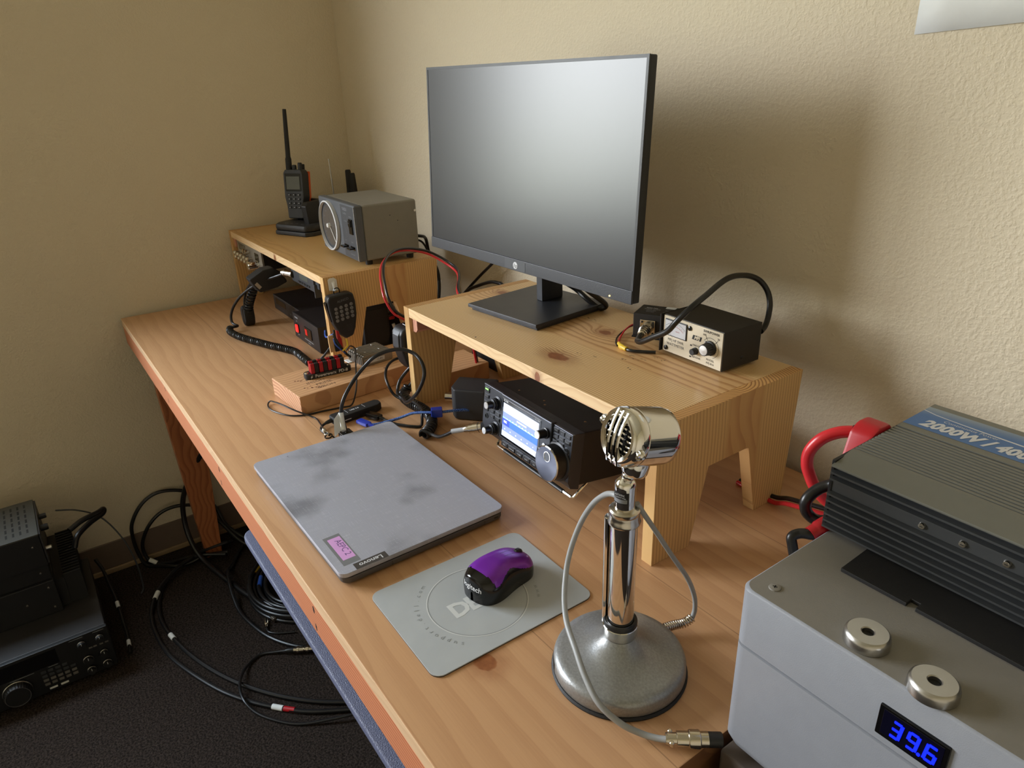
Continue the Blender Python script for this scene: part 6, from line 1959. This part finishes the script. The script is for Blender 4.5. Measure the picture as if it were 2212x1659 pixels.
    t = thing('vented_radio', 'grey-topped vented radio on top of the floor stack', 'radio', (0.300, -1.047, zb + 0.145), pi / 2)
    z1 = 0.092
    MB('black').box((-0.30, 0.0, 0.0), (-0.003, 0.20, z1 - 0.004), 0.001).use('nickel').lathe([(0.0034, 0), (0.0026, 0.0022), (0.001, 0.0026)], (-0.022, 0, 0.060), (0, -1, 0), 14).obj('case', t)
    M['vent_grey'] = plain('grey_vented_cover', (66, 66, 62), 0.55, bump=0.1)
    c = MB('vent_grey').box((-0.30, -0.0005, z1 - 0.004), (-0.002, 0.2005, z1), 0.001)
    c.use('black_print')
    for i in range(6):
        for j in range(6):
            c.box((-0.100 + i * 0.0150, 0.022 + j * 0.028, z1 - 0.0002), (-0.0955 + i * 0.0150, 0.040 + j * 0.028, z1 + 0.0002))
    c.obj('vented_cover', t)
    MB('grey_pad').box((-0.002, 0.004, 0.002), (0.002, 0.196, z1 - 0.003), 0.0008).obj('front_panel', t)
    for y, z, r in ((0.075, 0.066, 0.0085), (0.135, 0.068, 0.0070)):
        MB('black').lathe([(r, 0), (r, 0.014), (r * 0.9, 0.017)], (0.002, y, z), (1, 0, 0), 24, ribs=1, depth=0.0004).obj('knob', t)
    p = MB('steel').lathe([(0.006, 0), (0.006, 0.012), (0.0045, 0.013)], (0.002, 0.030, 0.03), (1, 0, 0), 18)
    p.obj('socket', t)
    cable_w('bundled_cord', 'black cord bundle bunched at the right end of the floor stack', 'cord',
            [(0.17, -0.99, 0.285), (0.15, -0.955, 0.292), (0.13, -0.915, 0.290), (0.115, -0.90, 0.288), (0.128, -0.905, 0.282), (0.155, -0.94, 0.280), (0.185, -0.975, 0.270), (0.20, -0.99, 0.245)], 0.0075)
    cable_w('grey_cord', 'thin grey cord arching from the floor stack down to the carpet', 'cord',
            [(0.06, -1.01, 0.30), (0.07, -0.96, 0.285), (0.09, -0.91, 0.25), (0.12, -0.875, 0.18), (0.14, -0.86, 0.10), (0.15, -0.86, 0.02), (0.16, -0.87, 0.003)], 0.0022, 'grey_dark')
    o = cable_w('black_lead', 'black lead with white sleeves beside the floor radio', 'cable',
                [(0.10, -0.955, 0.13), (0.13, -0.945, 0.11), (0.16, -0.94, 0.075), (0.20, -0.935, 0.04), (0.26, -0.935, 0.012), (0.34, -0.935, 0.006), (0.41, -0.94, 0.006)], 0.0045)
    for nm, a in (('white_sleeve', [(0.205, -0.935, 0.037), (0.222, -0.935, 0.0285)]), ('white_sleeve', [(0.355, -0.9355, 0.006), (0.377, -0.937, 0.006)])):
        MB('paper').tube(a, 0.0052, 12, 0).obj(nm, o)

def cable_w(name, label, cat, pts, r, mat='cable', group=None):
    return tag(MB(mat).tube(pts, r, 10, 8).obj(name), label, cat, group)
floor_radio()

F = lambda ps: [(p[0], p[1], p[2] + DZ) for p in ps]
def sleeve(o, nm, mat, a, b, r):
    MB(mat).tube([a, b], r, 12, 0).obj(nm, o)
def floor_cables():
    r = 0.0055
    oA = cable_w('coax_cable', 'outer black coax loop standing against the wall behind the desk leg', 'cable',
            F([(0.16, -.50, -.775), (0.10, -.545, -.765), (0.05, -.585, -.72), (0.025, -.60, -.66), (0.012, -.635, -.61), (0.004, -.69, -.574), (0.0, -.75, -.562), (0.0, -.80, -.585), (0.0, -.838, -.64), (0.001, -.846, -.70), (0.008, -.842, -.752), (0.03, -.83, -.7815), (0.055, -.80, -.7815), (0.085, -.765, -.7815), (0.10, -.725, -.7815), (0.11, -.67, -.770), (0.13, -.61, -.772)]), r)
    oB = cable_w('coax_cable', 'inner black coax loop standing against the wall behind the desk leg', 'cable',
            F([(0.19, -.51, -.775), (0.13, -.56, -.758), (0.07, -.60, -.70), (0.03, -.64, -.645), (0.018, -.69, -.622), (0.014, -.745, -.622), (0.013, -.79, -.65), (0.013, -.822, -.70), (0.016, -.828, -.745), (0.03, -.812, -.7805), (0.06, -.772, -.7805), (0.085, -.735, -.768), (0.12, -.68, -.758), (0.15, -.62, -.765)]), r)
    sleeve(oB, 'white_sleeve', 'paper', F([(0.024, -.820, -.768)])[0], F([(0.036, -.803, -.7805)])[0], 0.0068)
    cable_w('thick_cable', 'thick black cable dropping past the desk leg and across the carpet', 'cable',
            F([(0.12, -.60, -.40), (0.085, -.64, -.47), (0.062, -.685, -.565), (0.062, -.70, -.64), (0.085, -.70, -.71), (0.135, -.687, -.757), (0.235, -.662, -.7665), (0.345, -.634, -.7665), (0.423, -.61, -.764), (0.507, -.564, -.7665), (0.584, -.50, -.780), (0.66, -.42, -.780)]), 0.0078)
    oD = cable_w('coax_cable', 'inner of two long black coax runs curving over the carpet', 'cable',
            F([(0.10, -.60, -.755), (0.10, -.68, -.757), (0.13, -.76, -.764), (0.172, -.81, -.7815), (0.254, -.839, -.7815), (0.332, -.846, -.7815), (0.42, -.835, -.7815), (0.545, -.802, -.7815), (0.67, -.749, -.7815), (0.776, -.682, -.7815), (0.857, -.611, -.7815), (0.919, -.534, -.7815), (0.98, -.44, -.7815)]), r)
    oE = cable_w('coax_cable', 'outer of two long black coax runs curving over the carpet', 'cable',
            F([(0.08, -.58, -.770), (0.09, -.66, -.7695), (0.11, -.74, -.770), (0.152, -.79, -.7705), (0.21, -.833, -.7702), (0.279, -.864, -.7815), (0.377, -.869, -.7815), (0.477, -.858, -.7815), (0.579, -.826, -.7815), (0.687, -.780, -.7815), (0.767, -.731, -.7815), (0.83, -.680, -.7815), (0.885, -.625, -.7815), (0.938, -.545, -.7815), (0.995, -.45, -.7815)]), r)
    sleeve(oE, 'white_sleeve', 'paper', F([(0.205, -.8295, -.770)])[0], F([(0.228, -.843, -.773)])[0], 0.0068)
    sleeve(oD, 'white_sleeve', 'paper', F([(0.402, -.8382, -.7815)])[0], F([(0.426, -.8336, -.7815)])[0], 0.0068)
    sleeve(oE, 'white_sleeve', 'paper', F([(0.815, -.6925, -.7815)])[0], F([(0.836, -.674, -.7815)])[0], 0.0068)
    sleeve(oE, 'red_sleeve', 'red', F([(0.838, -.672, -.7815)])[0], F([(0.858, -.653, -.7815)])[0], 0.0064)
    oF = cable_w('jumper_cable', 'thin black jumper looping on the carpet to a pair of silver plugs', 'cable',
            F([(0.668, -.597, -.775), (0.645, -.627, -.7805), (0.626, -.664, -.7838), (0.648, -.704, -.7810), (0.700, -.734, -.7695), (0.757, -.744, -.7695), (0.807, -.731, -.7805), (0.859, -.698, -.784), (0.903, -.656, -.784), (0.941, -.594, -.7765), (0.968, -.535, -.7715), (0.995, -.43, -.78)]), 0.0036)
    a = Vector(F([(0.668, -.597, -.775)])[0])
    d = Vector((0.05, 0.085, 0.0)).normalized()
    MB('rubber').lathe([(0.004, -0.012), (0.0065, -0.004), (0.0065, 0.010)], a, d, 16).obj('strain_boot', oF)
    MB('nickel').lathe([(0.0062, 0.010), (0.0062, 0.018), (0.0092, 0.019), (0.0092, 0.024), (0.0074, 0.025), (0.0074, 0.036), (0.0060, 0.037), (0.0060, 0.042), (0.0095, 0.043), (0.0095, 0.049), (0.0075, 0.050), (0.0066, 0.070), (0.0055, 0.075)], a, d, 24).obj('plug', oF)
    cable_w('coax_cable', 'black coax dropping beside the coil and curving to the silver plugs', 'cable',
            F([(0.03, -.44, -.74), (0.08, -.51, -.767), (0.125, -.565, -.777), (0.207, -.621, -.781), (0.26, -.640, -.7535), (0.311, -.650, -.7525), (0.36, -.656, -.765), (0.42, -.6575, -.7815), (0.486, -.649, -.7815), (0.571, -.626, -.7815), (0.645, -.585, -.7815), (0.71, -.525, -.7815), (0.77, -.46, -.7815)]), r)
    # the stacked coil under the desk: each loop is its own cable turn
    rnd = random.Random(11)
    b = MB('cable')
    c = (0.42, -0.44)
    for k in range(13):
        R = 0.155 + rnd.uniform(-0.03, 0.022)
        ox, oy = rnd.uniform(-.014, .014), rnd.uniform(-.014, .014)
        z = 0.0062 + (k // 4) * 0.0112
        tilt = rnd.uniform(-0.004, 0.004)
        R = 0.178 - (k % 4) * 0.0145 + rnd.uniform(-.003, .003)
        ox = oy = 0.0
        pts = [(c[0] + ox + R * cos(a_ * pi / 8) * (1 + 0.02 * sin(a_ * 0.9 + k)), c[1] + oy + R * sin(a_ * pi / 8), z) for a_ in range(16)]
        b.tube(pts, 0.0056, 10, 5, closed=True)
    oH = b.obj('cable_coil')
    tag(oH, 'dark coil of thick black cable on the carpet under the desk', 'cable')
    zc = 0.0062 + 3 * 0.0112
    def onring(R, deg):
        return Vector((c[0] + R * cos(radians(deg)), c[1] + R * sin(radians(deg)), zc - 0.0112))
    sleeve(oH, 'yellow_sleeve', 'yellow', onring(0.1775, 219), onring(0.1775, 231), 0.0072)
    sleeve(oH, 'blue_sleeve', 'blue_wire', onring(0.1500, 238), onring(0.1500, 254), 0.0072)
    sleeve(oH, 'orange_sleeve', 'orange', onring(0.1775, 204), onring(0.1775, 208), 0.0072)
    o = cable_w('coax_pigtail', 'loose coax end with white and red sleeves on the carpet under the desk', 'cable',
                F([(0.37, -.60, -.765), (0.40, -.601, -.778), (0.428, -.602, -.7805), (0.452, -.600, -.7808)]), 0.0044)
    sleeve(o, 'white_sleeve', 'paper', F([(0.452, -.600, -.7798)])[0], F([(0.474, -.598, -.7798)])[0], 0.0072)
    sleeve(o, 'red_sleeve', 'red', F([(0.474, -.598, -.7798)])[0], F([(0.500, -.594, -.7798)])[0], 0.0068)
    MB('nickel').lathe([(0.0058, 0), (0.0058, 0.010), (0.0080, 0.011), (0.0080, 0.026), (0.006, 0.027)], F([(0.500, -.594, -.7795)])[0], (0.022, 0.005, 0), 20).obj('plug', o)
    o = cable_w('coax_pigtail', 'loose thin coax end with a bare silver plug on the carpet under the desk', 'cable',
                F([(0.60, -.56, -.784), (0.575, -.60, -.784), (0.555, -.617, -.784), (0.535, -.618, -.783)]), 0.0026)
    MB('nickel').lathe([(0.0042, 0), (0.0042, 0.010), (0.0066, 0.011), (0.0066, 0.022), (0.005, 0.024), (0.005, 0.034)], F([(0.537, -.618, -.7812)])[0], (-0.04, 0.012, 0), 20).obj('plug', o)
floor_cables()
